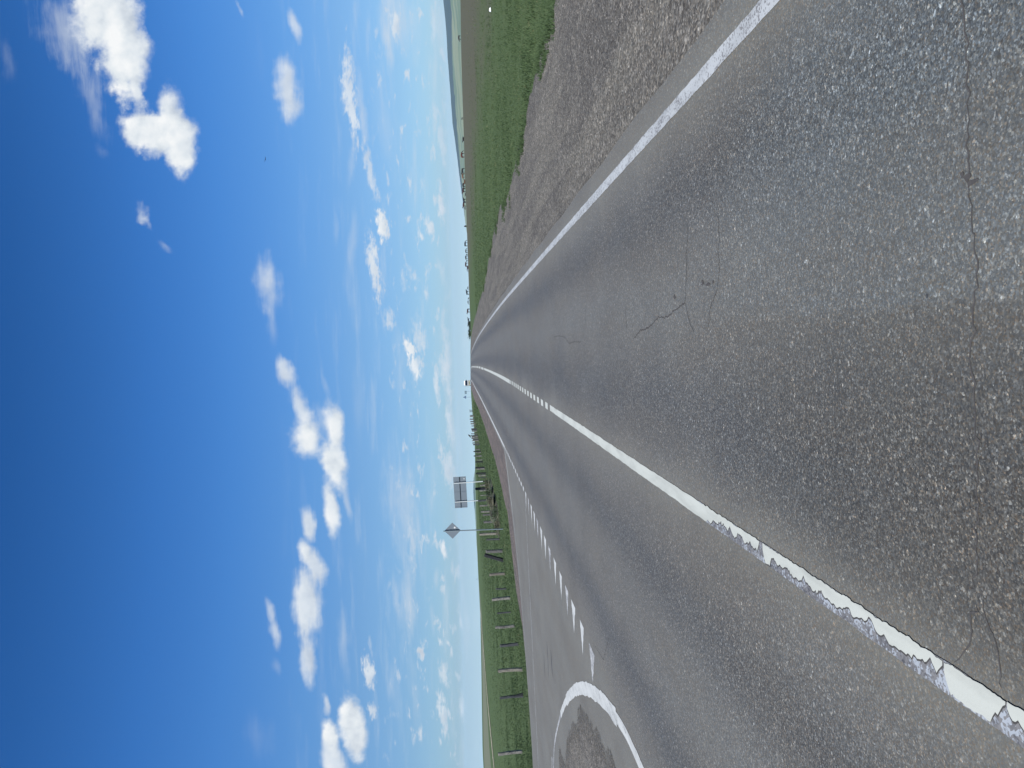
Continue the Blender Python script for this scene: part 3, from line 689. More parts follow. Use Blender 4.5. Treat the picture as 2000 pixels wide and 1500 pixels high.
def post_mesh(w, h, seed):
    """a hewn post: tapered, a little bowed, chipped at the top, sunk 15 cm"""
    r = random.Random(seed); bm = bmesh.new(); lv = 9; rings = []
    d = w*r.uniform(.6, .85); bow = r.uniform(-.03, .03); ch = w*.18
    for i in range(lv):
        f = i/(lv-1); z = -.15+(h+.15)*f; s = 1.04-.10*f+r.uniform(-.03, .03); cx = bow*math.sin(f*3.1)
        pr = [(-w/2+ch, -d/2), (w/2-ch, -d/2), (w/2, -d/2+ch), (w/2, d/2-ch), (w/2-ch, d/2), (-w/2+ch, d/2), (-w/2, d/2-ch), (-w/2, -d/2+ch)]
        rings.append([bm.verts.new((cx+x*s+r.uniform(-1, 1)*w*.03, yv*s+r.uniform(-1, 1)*w*.03, z+(r.uniform(-.05, .02) if i == lv-1 else 0))) for x, yv in pr])
    for a, b in zip(rings, rings[1:]):
        for k in range(8): bm.faces.new((a[k], a[(k+1) % 8], b[(k+1) % 8], b[k]))
    bm.faces.new(rings[-1]); bm.faces.new(rings[0][::-1]); bmesh.ops.recalc_face_normals(bm, faces=bm.faces)
    me = bpy.data.meshes.new('fence_post'); bm.to_mesh(me); bm.free(); return me
FENCE = 'old fence posts along the left verge'
POSTS = [(-19.96,36.8,1.23,.17,'l',.05,'mottled grey fence post at the far left end of the row'),
 (-16.46,35.27,1.04,.14,'d',.03,'dark fence post with a short prop leaning on its foot, second from the left end'),
 (-15.08,35.02,1.07,.17,'c',.01,'pale concrete-coloured fence post with dark holes, third from the left end'),
 (-14.48,36.59,.87,.16,'d',.05,'short dark blue-grey fence post right of the pale one with holes'),
 (-14.33,38.67,.99,.16,'l',.04,'ragged whitish-grey fence post between two dark ones near the left end'),
 (-14.76,41.88,.80,.09,'d',.02,'narrow dark fence post right of the ragged whitish one'),
 (-13.87,41.64,1.02,.18,'l',.05,'peeling light grey fence post beside a short narrow dark one'),
 (-14.6,45.63,.67,.11,'d',0,'shortest dark fence post between the peeling grey and the tan one'),
 (-13.85,46.07,.99,.18,'t',.01,'smooth tan-grey fence post standing alone left of the fallen leaning one'),
 (-13.79,48.91,1.28,.26,'k',-.32,'broad black fence post leaning far over to one side'),
 (-13.43,49.83,1.07,.24,'g',0,'broad grey fence post beside the black leaning one'),
 (-13.79,54.36,.93,.15,'d',0,'dark fence post left of the cream one by the diamond sign'),
 (-14.03,56.98,1.37,.21,'c',.02,'tall cream fence post beside the foot of the diamond sign'),
 (-13.62,59.11,.97,.20,'g',0,'purplish grey fence post just right of the diamond sign pole'),
 (-13.8,62.5,.95,.17,'g',0,'faint grey fence post at the left end of the earth bank'),
 (-13.9,64.4,1.05,.17,'l',.03,'flaking whitish fence post behind the earth bank'),
 (-13.95,67.0,1.08,.16,'l',.02,'light grey fence post behind the right end of the earth bank'),
 (-13.95,69.2,1.2,.19,'d',.02,'brownish dark fence post behind the left leg of the large sign'),
 (-13.95,71.6,.95,.10,'l',0,'thin pale fence post between the large sign legs, nearest the left leg'),
 (-13.98,74.2,.95,.15,'l',.03,'pale mottled fence post just left of the thick black one under the large sign'),
 (-14.43,77.7,1.32,.29,'k',.02,'thickest black fence post standing under the large sign'),
 (-14.6,80.4,.75,.17,'l',.03,'flaky pale fence post just right of the thick black one under the large sign'),
 (-14.03,82.0,.67,.09,'d',0,'thin dark greenish fence post right of the large sign'),
 (-14.17,84.0,.85,.17,'l',.03,'chipped pale fence post right of the large sign, left of a black one'),
 (-14.2,85.6,1.12,.20,'k',.0,'black fence post nearest to the large sign on its right'),
 (-14.3,89.4,.95,.17,'l',.02,'pale fence post left of the second black post beyond the large sign'),
 (-14.4,91.3,1.13,.21,'k',.03,'second black fence post to the right of the large sign'),
 (-14.73,97.8,1.0,.19,'k',0,'third black fence post to the right of the large sign'),
 (-14.8,100.2,.78,.14,'l',0,'slim pale fence post right of the third black post'),
 (-14.85,104.1,.85,.18,'l',.02,'pale fence post left of the fourth black post'),
 (-15.0,105.4,1.10,.18,'k',.02,'fourth black fence post to the right of the large sign'),
 (-15.1,109.3,.78,.13,'l',0,'small light fence post between the fourth and fifth black posts'),
 (-15.3,112.1,1.08,.18,'k',.03,'fifth and last black fence post standing above the horizon'),
 (-15.5,115.6,.80,.22,'g',0,'wide lilac-grey fence post right of the last black one')]
SMALL = [(-15.39,120.5),(-15.45,123),(-15.54,126.5),(-15.59,128.5),(-15.65,131),(-15.73,134),(-15.78,136),(-15.88,140),(-16.01,145.5),(-16.09,148.5),(-16.16,151),(-16.36,158.5),(-16.54,165),(-16.72,171.5),(-16.95,180),(-17.2,189.5),(-17.34,194.5),(-18.14,215),(-18.74,227.5)]
ORD = ['first','second','third','fourth','fifth','sixth','seventh','eighth','ninth','tenth','eleventh','twelfth','thirteenth','fourteenth','fifteenth','sixteenth','seventeenth','eighteenth','last']
for i, (x, yv) in enumerate(SMALL):
    kk = 'dgldgldglddgldglgd'[i % 18]; wd = random.uniform(.17, .34)
    adj = {'d': 'dark', 'g': 'grey', 'l': 'light'}[kk]
    POSTS.append((x, yv, random.uniform(.95, 1.25), wd, kk, random.uniform(-.03, .03), f'small {adj} fence post on the skyline, {ORD[i]} in the far row past the large sign' if i else 'small dark fence post on the skyline, first in the far row past the large sign'))
proto = None
for i, (x, yv, h, wd, kk, lean, lab) in enumerate(POSTS):
    o = bpy.data.objects.new('fence_post', post_mesh(wd*.9, h, i)); o.data.materials.append(PM[kk]); link(o)
    o.location = (x, yv, hz(x, yv)-.03); o.rotation_euler = (random.uniform(-.02, .02), -lean, random.uniform(-.25, .25))
    tag(o, lab, 'fence post', FENCE)
    if i == 1:
        b = MB().prism([(.03, -.1), (.16, -.1), (.05, .42), (.02, .40)], 'y', -.05, .05); b.build('prop', PM['k'], o)
# two strands of old wire seen only as broken remains are left out: none shows

# ------------------------------------------------------------------ road signs, seen from behind
ZINC = simple_mat('sign_back', (.165, .195, .225), .5, .2, .06, 3.0)
RIB = simple_mat('sign_rib', (.17, .20, .23), .4, .3, .05)
POLEM = simple_mat('painted_pole', (.52, .55, .55), .5, 0, .06)
GALV = simple_mat('galvanised_pole', (.20, .24, .26), .5, .3, .08)
BLACKP = simple_mat('black_band', (.012, .014, .018), .7, 0, .2)
STICK = simple_mat('sticker', (.6, .62, .62), .5)
YEL = simple_mat('sign_yellow', (.75, .50, .03), .4); WHT = simple_mat('sign_white', (.8, .8, .8), .4); BLU = simple_mat('sign_blue', (.02, .09, .38), .4); REDM = simple_mat('sign_red', (.55, .02, .02), .4)
bx, by = -14.45, 76.6
s = empty('direction_sign', (bx, by, hz(bx, by)-.05), rad(-2)); s.rotation_euler = (0, rad(-1.8), rad(-3))
tag(s, 'large rectangular grey road sign seen from behind on two white poles with black feet', 'road sign')
MB().box((0, 0, 2.86), (3.18, .03, 1.26), bev=.008).build('panel', ZINC, s)
MB().box((0, .020, 2.86), (3.10, .006, 1.18)).build('sign_face', BLU, s)
for x in (-1.47, .05, -1.04): MB().box((x, -.024, 2.86), (.035, .016, 1.24)).build('rib', RIB, s)
MB().box((0, -.036, 2.88), (3.17, .034, .05)).build('rail', BLACKP, s)
for x in (-.93, .99):
    MB().tube([(x, -.10, .55), (x, -.10, 3.46)], .052, 12).build('pole', POLEM, s)
    MB().tube([(x, -.10, -.1), (x, -.10, .55)], .053, 12).build('pole_foot', BLACKP, s)
    for z in (2.4, 3.25): MB().box((x, -.07, z), (.16, .08, .04)).build('clamp', GALV, s)
MB().box((1.36, -.018, 2.42), (.09, .004, .10)).build('sticker', STICK, s)

dx, dy = -11.35, 47.2
s = empty('priority_sign', (dx, dy, hz(dx, dy)-.05)); tag(s, 'grey diamond road sign seen from behind on a single slim pole', 'road sign')
r2 = .505
MB().prism([(0, -r2), (r2, 0), (0, r2), (-r2, 0)], 'y', -.012, .012).build('panel', ZINC, s).location = (0, .07, 3.14)
MB().prism([(0, -.49), (.49, 0), (0, .49), (-.49, 0)], 'y', .0, .004).build('sign_face', WHT, s).location = (0, .084, 3.14)
MB().prism([(0, -.33), (.33, 0), (0, .33), (-.33, 0)], 'y', .0, .004).build('sign_centre', YEL, s).location = (0, .089, 3.14)
MB().tube([(0, 0, -.2), (0, 0, 3.70)], .036, 12).build('pole', GALV, s)
for z in (2.95, 3.33): MB().box((0, .03, z), (.12, .06, .035)).build('clamp', GALV, s)
MB().box((.19, .056, 3.0), (.10, .003, .10), ry=.5).build('sticker', STICK, s)

tx, ty = -14.75, 226.0
s = empty('warning_sign', (tx, ty, hz(tx, ty)-.05)); tag(s, 'small triangular road sign seen from behind near the oncoming truck', 'road sign')
MB().prism([(-.50, -.30), (.50, -.30), (.03, .57), (-.03, .57)], 'y', -.012, .012).build('panel', simple_mat('far_sign_back', (.10, .16, .26), .6), s).location = (0, .06, 2.10)
MB().prism([(-.48, -.29), (.48, -.29), (.02, .55), (-.02, .55)], 'y', 0, .004).build('sign_face', REDM, s).location = (0, .074, 2.10)
MB().tube([(0, 0, -.2), (0, 0, 2.6)], .035, 10).build('pole', GALV, s)
qx, qy = -14.35, 243.0
s = empty('plate_sign', (qx, qy, hz(qx, qy)-.05)); tag(s, 'small rectangular road sign between the triangle and the oncoming truck', 'road sign')
MB().box((0, .06, 1.92), (1.05, .024, .68), bev=.006).build('panel', simple_mat('plate_back', (.20, .28, .32), .6), s)
for z in (1.74, 1.92, 2.1): MB().box((0, .042, z), (1.0, .012, .04)).build('rib', simple_mat('plate_rib', (.12, .17, .22), .6), s)
MB().box((0, .075, 1.92), (1.0, .004, .64)).build('sign_face', BLU, s)
MB().tube([(.28, 0, -.2), (.28, 0, 2.2)], .022, 10).build('pole', GALV, s)

# ------------------------------------------------------------------ oncoming truck
vx, vy = -17.45, 372.0
tr_ = empty('truck', (vx, vy, hz(vx, vy)), rad(4.5)); tag(tr_, 'white cab-over truck coming over the crest in the opposite lane', 'truck')
CABW = simple_mat('cab_white', (.80, .80, .75), .3, 0, .04, 1.0, .5); GLS = simple_mat('windscreen_glass', (.012, .020, .034), .3, 0, .1, 1, .2)
DRK = simple_mat('dark_grille', (.030, .036, .028), .6); TYRE = simple_mat('tyre', (.018, .018, .019), .9); CREAM = simple_mat('bumper_cream', (.70, .66, .42), .4, 0, .05)
LMP = simple_mat('lamp_glass', (.75, .74, .60), .15, 0, .05, 2, .6); GREYB = simple_mat('visor_grey', (.10, .13, .17), .5); TARP = simple_mat('box_white', (.22, .25, .28), .6)
MB().prism([(-2.05, .55), (0, .55), (0, 2.92), (-1.7, 2.92), (-1.98, 1.55)], 'x', -1.2, 1.2).build('cab', CABW, tr_).location = (0, 0, 0)
MB().prism([(-2.022, 1.46), (-1.97, 1.46), (-1.735, 2.50), (-1.795, 2.54)], 'x', -1.17, 1.17).build('windscreen', GLS, tr_)
MB().box((0, -1.86, 2.58), (2.30, .34, .16), rx=-.25, bev=.02).build('sun_visor', GREYB, tr_)
MB().prism([(-1.70, 2.925), (-.2, 2.925), (-.2, 3.18), (-1.3, 3.18)], 'x', -1.0, 1.0).build('roof_deflector', CABW, tr_)
MB().box((0, -2.08, .86), (2.46, .10, .46), bev=.01).build('grille', DRK, tr_)
bmp_ = MB().box((0, -2.06, .42), (2.46, .22, .36), bev=.03).build('bumper', CREAM, tr_)
MB().box((0, -2.18, .36), (1.2, .03, .20)).build('air_intake', DRK, bmp_)
for sx in (-1, 1):
    MB().box((sx*.93, -2.175, .50), (.44, .05, .20), bev=.015).build('headlight', LMP, tr_)
    mr = MB().box((sx*1.36, -1.95, 1.98), (.22, .12, .58), bev=.03).build('mirror', DRK, tr_)
    MB().tube([(sx*1.18, -1.8, 2.35), (sx*1.36, -1.95, 2.27)], .02, 6).build('mirror_arm', DRK, mr)
    MB().tube([(sx*1.23, -1.9, 1.0), (sx*1.23, -1.0, 1.0)], .02, 6).build('door_trim', DRK, tr_)
    for wy in (-1.35, 3.6, 4.8):
        wh = MB().tube([(sx*.86, wy, .5), (sx*1.2, wy, .5)], .5, 20).build('wheel', TYRE, tr_); MB().tube([(sx*1.19, wy, .5), (sx*1.215, wy, .5)], .27, 14).build('rim', GALV, wh)
MB().box((0, 3.1, .78), (.9, 6.6, .22)).build('chassis', DRK, tr_)
MB().box((0, 3.4, 1.98), (2.46, 6.2, 2.0), bev=.02).build('cargo_box', TARP, tr_)

# ------------------------------------------------------------------ skinned animals
def skin_mesh(name, verts, edges, radii, root=0, sub=1):
    me = bpy.data.meshes.new(name+'_cage'); me.from_pydata(verts, edges, []); ob = bpy.data.objects.new(name+'_cage', me); COL.objects.link(ob)
    md = ob.modifiers.new('s', 'SKIN'); md.use_smooth_shade = True
    for i, sv in enumerate(me.skin_vertices[0].data):
        rv = radii[i]; sv.radius = rv if hasattr(rv, '__len__') else (rv, rv); sv.use_root = (i == root)
    ss = ob.modifiers.new('u', 'SUBSURF'); ss.levels = sub; ss.render_levels = sub
    dg = bpy.context.evaluated_depsgraph_get(); dg.update()
    out = bpy.data.meshes.new_from_object(ob.evaluated_get(dg)); out.name = name
    bpy.data.objects.remove(ob); bpy.data.meshes.remove(me); return out
def cow_mesh(pose):
    dz = 0; V = [(-.72,0,1.08),(-.2,0,1.02),(.38,0,1.03)]; R = [(.30,.31),(.38,.36),(.36,.32)]; E = [(0,1),(1,2)]
    if pose == 'graze': V += [(.80,0,.98),(1.12,0,.66),(1.34,0,.30),(1.40,0,.10)]
    elif pose == 'lie': V += [(.78,0,1.22),(.98,0,1.36),(1.16,0,1.30),(1.34,0,1.18)]
    else: V += [(.76,0,1.22),(1.0,0,1.36),(1.18,0,1.27),(1.40,0,1.10)]
    R += [(.19,.15),(.13,.11),(.11,.10),(.07,.06)]; E += [(2,3),(3,4),(4,5),(5,6)]
    if pose == 'lie':
        for s in (-1, 1):
            b = len(V); V += [(.42,s*.2,.88),(.62,s*.3,.78),(.30,s*.34,.75)]; R += [.12,.07,.05]; E += [(2,b),(b,b+1),(b+1,b+2)]
            b = len(V); V += [(-.7,s*.25,.90),(-.40,s*.4,.80),(-.72,s*.45,.76)]; R += [.15,.08,.05]; E += [(0,b),(b,b+1),(b+1,b+2)]
    else:
        st = .08 if pose == 'walk' else .02
        for s in (-1, 1):
            b = len(V); V += [(.42,s*.17,.74),(.42+st*s,s*.17,.42),(.40+2*st*s,s*.17,.03)]; R += [.15,.085,.075]; E += [(2,b),(b,b+1),(b+1,b+2)]
            b = len(V); V += [(-.74,s*.18,.80),(-.88-st*s,s*.17,.46),(-.82-2*st*s,s*.17,.03)]; R += [.19,.09,.075]; E += [(0,b),(b,b+1),(b+1,b+2)]
    b = len(V); V += [(-1.0,0,1.18),(-1.08,0,.85),(-1.08,0,.52)]; R += [.045,.025,.045]; E += [(0,b),(b,b+1),(b+1,b+2)]
    for s in (-1, 1):
        h = Vector(V[4]); b = len(V); V += [tuple(h+Vector((-.02,s*.10,.05))), tuple(h+Vector((-.04,s*.24,.03)))]; R += [.05,.035]; E += [(4,b),(b,b+1)]
    if pose == 'lie': V = [(x, yv, z-.70) for x, yv, z in V]
    return skin_mesh('cow_'+pose, V, E, R)
COWS = {p: cow_mesh(p) for p in ('stand', 'graze', 'walk', 'lie')}
HIDE = {'black': simple_mat('black_hide', (.010, .012, .017), .8, 0, .3, 3), 'brown': simple_mat('brown_hide', (.075, .022, .016), .8, 0, .3, 3), 'tan': simple_mat('tan_hide', (.11, .060, .038), .8, 0, .25, 2),
        'maroon': simple_mat('dark_brown_hide', (.034, .014, .016), .8, 0, .3, 3), 'pied': simple_mat('pied_hide', (.02, .02, .022), .8, 0, .2, 2, .3, (.62, .62, .60)), 'grey': simple_mat('grey_hide', (.055, .06, .062), .8, 0, .3, 3)}
HERD = 'cattle grazing along the right-hand skyline'
# bearing, distance, pose, hide, size, turn (0 = facing right), label
CATTLE = [(21.45,205,'graze','pied',.62,2.6,'small black and white calf at the far right end of the herd'),
 (16.28,232,'stand','grey',.42,2.0,'tiny dark calf standing alone on the skyline below the wooded hill'),
 (14.89,250,'lie','black',.80,3.14,'black cow lying alone between a tiny calf and a reddish cow'),
 (13.85,262,'graze','brown',1.0,0.1,'reddish brown cow grazing alone towards the right'),
 (12.72,270,'stand','black',.95,3.0,'black cow at the right end of the close group, touching a tan one'),
 (12.37,272,'graze','tan',.95,3.14,'tan cow beside the black one at the right end of the close group'),
 (11.97,276,'lie','tan',.85,3.2,'brownish cow lying behind the tan one with a pale gap between'),
 (11.72,278,'graze','black',.90,3.3,'black grazing cow with its rump high, in the middle of the close group'),
 (11.36,282,'walk','maroon',1.0,3.2,'dark maroon cow at the left side of the close group'),
 (11.08,286,'lie','grey',.60,3.1,'small grey calf lying left of the maroon cow'),
 (10.69,288,'stand','black',.85,.2,'black cow standing nose to tail with a dark brown one'),
 (10.36,290,'stand','maroon',1.05,3.0,'bulky dark brown cow with raised head behind a black one'),
 (10.12,292,'graze','pied',.55,3.14,'small calf with a white face left of the bulky dark brown cow'),
 (8.83,305,'stand','black',.80,1.6,'black cow seen end-on, alone just past the end of the far hills'),
 (7.58,312,'graze','black',1.05,0.0,'black grazing cow with arched back, rightmost of the three in open sky'),
 (7.06,315,'graze','grey',.85,.2,'dark grey cow grazing next to a small end-on calf'),
 (6.80,318,'stand','grey',.60,1.5,'small grey calf seen end-on between two grazing cows'),
 (6.56,318,'graze','black',.95,3.1,'black cow grazing to the left, left of the end-on calf'),
 (6.10,322,'graze','maroon',1.10,.05,'dark maroon cow grazing to the right in front of a lying one'),
 (5.84,325,'lie','maroon',.95,3.1,'dark maroon cow lying behind the grazing one'),
 (5.60,328,'stand','grey',.42,1.4,'tiny grey calf left of the pair of dark maroon cows'),
 (4.36,332,'graze','grey',.60,0.2,'slim dark calf touching the head of the big black cow'),
 (4.05,332,'stand','black',1.08,.1,'big black cow standing tallest on the skyline'),
 (3.58,340,'stand','grey',.52,2.4,'small dark calf alone left of the big black cow'),
 (3.31,342,'graze','grey',.75,3.14,'dark calf grazing to the left beside a small one'),
 (2.66,352,'walk','maroon',1.12,3.14,'dark brown cow walking left with lowered head, alone in open sky'),
 (2.02,362,'stand','black',1.0,.0,'black cow, right one of two standing in line'),
 (1.72,364,'stand','black',1.05,3.1,'black cow, left one of two standing in line'),
 (1.36,366,'lie','black',1.0,3.1,'black cow lying at the left end of the herd near the road')]
for az_, dd, pose, hd, sz, rz, lab in CATTLE:
    me = COWS[pose].copy(); me.materials.clear(); me.materials.append(HIDE[hd])
    o = link(bpy.data.objects.new('calf' if 'calf' in lab else 'cow', me)); x, yv = dd*math.sin(rad(az_)), dd*math.cos(rad(az_))
    o.location = (x, yv, hz(x, yv)-.02); o.scale = (sz*.95, sz, sz*.92); o.rotation_euler = (0, 0, rz); tag(o, lab, 'calf' if 'calf' in lab else 'cow', HERD)

# birds
FEATH = simple_mat('black_feathers', (.014, .014, .017), .7, 0, .3, 20)
px_, py_ = -20.15*145.5/173.8-.0, 145.5
px_ = -16.95; py_ = 145.5
bm_ = skin_mesh('crow', [(0,0,.20),(.09,0,.27),(.15,0,.36),(.21,0,.36),(-.14,0,.10),(-.27,0,.02),(.0,.05,.08),(.0,.05,0),(.0,-.05,.08),(.0,-.05,0)], [(0,1),(1,2),(2,3),(0,4),(4,5),(0,6),(6,7),(0,8),(8,9)], [.10,.085,.055,.018,.07,.03,.03,.015,.03,.015])
bm_.materials.append(FEATH); cr = link(bpy.data.objects.new('crow', bm_)); cr.location = (-16.86, 145.5, hz(-16.86, 145.5)+1.18); cr.rotation_euler = (0, 0, .3); cr.scale = (1.35,)*3
tag(cr, 'black bird perched on top of a post in the far row', 'bird')
pp = bpy.data.objects.new('fence_post', post_mesh(.2, 1.22, 99)); pp.data.materials.append(PM['d']); link(pp); pp.location = (-16.86, 145.5, hz(-16.86, 145.5)-.03); tag(pp, 'dark fence post in the far row carrying the perched bird', 'fence post', FENCE)
fb = empty('flying_bird', (.2291507*150, .9464351*150, EYE+.2274874*150), 1.1, .35, .2); tag(fb, 'dark bird gliding high in the blue sky', 'bird')
bb = skin_mesh('body', [(0,0,0),(.13,0,.01),(.19,0,.0),(-.15,0,.0),(-.26,0,0)], [(0,1),(1,2),(0,3),(3,4)], [.06,.045,.015,.035,.05]); bb.materials.append(FEATH); link(bpy.data.objects.new('body', bb), fb)
for s_ in (-1, 1): MB().add([(.09,s_*.02,.02),(-.08,s_*.02,.02),(-.05,s_*.3,.10),(-.06,s_*.5,.12),(.04,s_*.48,.12),(.10,s_*.25,.09),(.09,s_*.02,.0),(-.08,s_*.02,.0),(-.05,s_*.3,.085),(-.06,s_*.5,.11),(.04,s_*.48,.11),(.10,s_*.25,.075)],
    [(0,1,2,5),(2,3,4,5),(6,11,8,7),(8,11,10,9),(0,5,11,6),(5,4,10,11),(4,3,9,10),(3,2,8,9),(2,1,7,8),(1,0,6,7)]).build('wing', FEATH, fb)

# earth bank and dry weeds below the large sign
bk = []; nx_, ny_ = 26, 34
for i in range(ny_):
    for j in range(nx_):
        u, v = j/(nx_-1)*2-1, i/(ny_-1)*2-1; x, yv = -12.75+u*1.35, 61.5+v*7.5
        h = .48*max(0, 1-u*u)**1.3*max(0, 1-v*v)**.8*(1+.25*math.sin(u*5+v*7)+.18*math.sin(v*19+u*3)+.12*math.sin(u*13-v*23)); bk.append((x, yv, hz(x, yv)-.07+h))
SOIL = m_gravel('bank_soil', (.062, .060, .044), (.045, .066, .034), (.085, .074, .056), 9.0)
bank = np_mesh('earth_bank', np.array(bk), grid_faces(ny_, nx_), SOIL, smooth=True); uv_from(bank, np.array(bk)[:, :2]); tag(bank, kind='structure')
WEED = simple_mat('dry_weed', (.075, .074, .046), .9, 0, .35, 8); WEEDG = simple_mat('dark_weed', (.030, .048, .022), .9, 0, .4, 8)
def weed(x, yv, n, h, mat, lab, seed):
    r = random.Random(seed); mb = MB()
    ring = [(.55*math.cos(k*.449)*r.uniform(.8, 1.2), 1.1*math.sin(k*.449)*r.uniform(.8, 1.2), -.06) for k in range(14)]
    mb.add([(0, 0, .05)]+ring+[(0, 0, -.12)], [(0, k+1, (k+1) % 14+1) for k in range(14)]+[(15, (k+1) % 14+1, k+1) for k in range(14)])
    for _ in range(n):
        a = r.uniform(0, 6.28); sx_, sy_ = r.gauss(0, .22), r.gauss(0, .45); L = h*r.uniform(.5, 1.1); lx, ly_ = math.cos(a)*L*r.uniform(.1, .7), math.sin(a)*L*r.uniform(.1, .7)
        mb.tube([(sx_, sy_, -.1), (sx_+lx*.4, sy_+ly_*.4, L*.6), (sx_+lx, sy_+ly_, L)], [.010, .008, .003], 4, False)
        for q in range(5):
            f = r.uniform(.3, 1); c = Vector((sx_+lx*f, sy_+ly_*f, L*f)); d1 = Vector((r.gauss(0, .06), r.gauss(0, .06), r.gauss(0, .05))); d2 = Vector((r.gauss(0, .03), r.gauss(0, .03), .05))
            mb.add([c, c+d1, c+d1*.6+d2], [(0, 1, 2)])
    o = mb.build('weed_clump', mat); o.location = (x, yv, hz(x, yv)-.03+(.25 if yv > 57 else 0)); tag(o, lab, 'weeds', 'dry weeds on the earth bank')
weed(-12.2, 52.3, 40, .36, WEED, 'straw coloured weed clump, nearest to the diamond sign pole', 1)
weed(-12.0, 55.0, 45, .38, WEEDG, 'dark green weed clump in front of the left end of the bank', 2)
weed(-11.8, 58.0, 40, .36, WEED, 'dry yellowish weed clump before the middle of the bank', 3)
weed(-11.9, 62.0, 40, .38, WEEDG, 'dark weed clump before the right half of the bank', 4)
weed(-12.1, 66.5, 36, .34, WEED, 'brown weed clump at the right end of the bank', 5)

# odd things on the right-hand pasture
lt = MB().add([(-.16,-.05,0),(.15,-.06,.02),(.17,.05,.0),(.02,.08,.10),(-.15,.05,.04),(-.12,-.01,.13),(.1,0,.12)], [(0,1,6,5),(1,2,3,6),(5,6,3,4),(0,5,4),(4,3,2,1,0)]).build('litter_scrap', simple_mat('white_plastic', (.72, .75, .78), .5))
lt.scale = (.55,)*3; lt.location = (13.74, 32.06, hz(13.74, 32.06)+.03); tag(lt, 'small white scrap lying in the grass right of the road', 'litter')
sx0, sy0 = 6.05, 14.0
tk = MB().box((0, 0, .6), (.07, .07, 1.3)).build('marker_pole', PM['k']); x_, y_ = 392*math.sin(rad(-17.0)), 392*math.cos(rad(-17.0)); tk.location = (x_, y_, hz(x_, y_)); tag(tk, 'thin dark pole standing alone on the left skyline', 'pole')
def bush(x, yv, rx_, h, lab, seed):
    rg = np.random.default_rng(seed); n = 900; p = rg.normal(size=(n, 3))*np.array([rx_*.45, rx_*.35, h*.3])+np.array([0, 0, h*.42]); p = p[p[:, 2] > 0]; n = len(p)
    s1, s2 = rg.normal(size=(n, 3))*.13, rg.normal(size=(n, 3))*.13; V = np.stack([p, p+s1, p+s2], 1).reshape(-1, 3)
    o = np_mesh('low_bush', V, np.arange(3*n).reshape(-1, 3), WEEDG); o.location = (x, yv, hz(x, yv)-.05); tag(o, lab, 'bush', 'low bushes at the end of the right verge')
bush(4.3, 250, 1.6, .75, 'low green bush on the skyline nearest the road on the right', 3)
bush(6.9, 246, 1.3, .5, 'smaller low green bush just right of the one nearest the road', 4)

# ------------------------------------------------------------------ sky, sun, air, camera
SUN_EL, SUN_AZ = 50.0, 215.0       # azimuth clockwise from the road direction (+Y)
wd_ = bpy.data.worlds.new('World'); scene.world = wd_; wd_.use_nodes = True; wd_.cycles.sampling_method = 'NONE'
t = NT(wd_.node_tree); bgn = wd_.node_tree.nodes['Background']
tc = t.n('ShaderNodeTexCoord').outputs['Generated']
nrm_ = t.n('ShaderNodeVectorMath', operation='NORMALIZE', i_0=tc).outputs[0]
dx_, dy_, dz_ = t.sep(nrm_)
dzc = t.math('MAXIMUM', dz_, .004)
sv = t.n('ShaderNodeCombineXYZ', i_0=dx_, i_1=dy_, i_2=dzc).outputs[0]
sk = wd_.node_tree.nodes.new('ShaderNodeTexSky'); sk.sky_type = 'NISHITA'; sk.sun_disc = False; sk.sun_elevation = rad(SUN_EL); sk.sun_rotation = rad(SUN_AZ)
sk.altitude = 600; sk.air_density = 1.0; sk.dust_density = .6; sk.ozone_density = 2.2
t.put(sk.inputs['Vector'], sv)
el = t.math('ARCSINE', dz_)
grade = t.ramp(t.smooth(el, -.02, .80, kind='LINEAR'), SKYGRADE)
base = t.mixc(1.0, sk.outputs[0], grade, 'MULTIPLY')
# clouds: each is a soft ellipse in the plane (x/y, z/y) of directions ahead, frayed by noise
yc = t.math('MAXIMUM', dy_, .06)
pX = t.math('DIVIDE', dx_, yc); pY = t.math('DIVIDE', dz_, yc)
pv_ = t.n('ShaderNodeCombineXYZ', i_0=pX, i_1=pY, i_2=0.0).outputs[0]
def fbm(vec, sc, det, ro, di=0.0): return t.math('SUBTRACT', t.noise(vec, sc, det, ro, di), .5)
nA = fbm(pv_, 20, 8, .53); nF = fbm(pv_, 110, 5, .65)
shv = t.n('ShaderNodeVectorMath', operation='ADD', i_0=pv_); shv.inputs[1].default_value = (-.010, .014, 0)
nA2 = fbm(shv.outputs[0], 20, 5, .53)
nS = fbm(t.vscale(pv_, (.35, 2.4, 1)), 22, 6, .62, .3)
wv_ = t.noise(pv_, 11, 3, .5, 0, out=1); wx_, wy_, _ = t.n('ShaderNodeSeparateColor', i_0=wv_).outputs
wv2 = t.noise(pv_, 48, 4, .6, 0, out=1); wx2, wy2, _ = t.n('ShaderNodeSeparateColor', i_0=wv2).outputs
wamp = t.smooth(pY, -.02, .5, .25, 1.0, 'LINEAR')
pX = t.math('MULTIPLY_ADD', t.math('MULTIPLY_ADD', wx_, .10, t.math('MULTIPLY', wx2, .028)), wamp, t.math('MULTIPLY_ADD', wamp, -.064, pX))
pY = t.math('MULTIPLY_ADD', t.math('MULTIPLY_ADD', wy_, .05, t.math('MULTIPLY', wy2, .016)), wamp, t.math('MULTIPLY_ADD', wamp, -.033, pY))
relief = t.math('MULTIPLY', t.math('SUBTRACT', nA, nA2), 1.5)
fluff = t.math('ADD', 1.0, t.math('ADD', t.math('MULTIPLY', nA, 1.15), t.math('MULTIPLY', nF, .40)))
mixd = t.math('ADD', 1.0, t.math('ADD', t.math('MULTIPLY', nA, 1.2), t.math('MULTIPLY', nS, 1.2)))
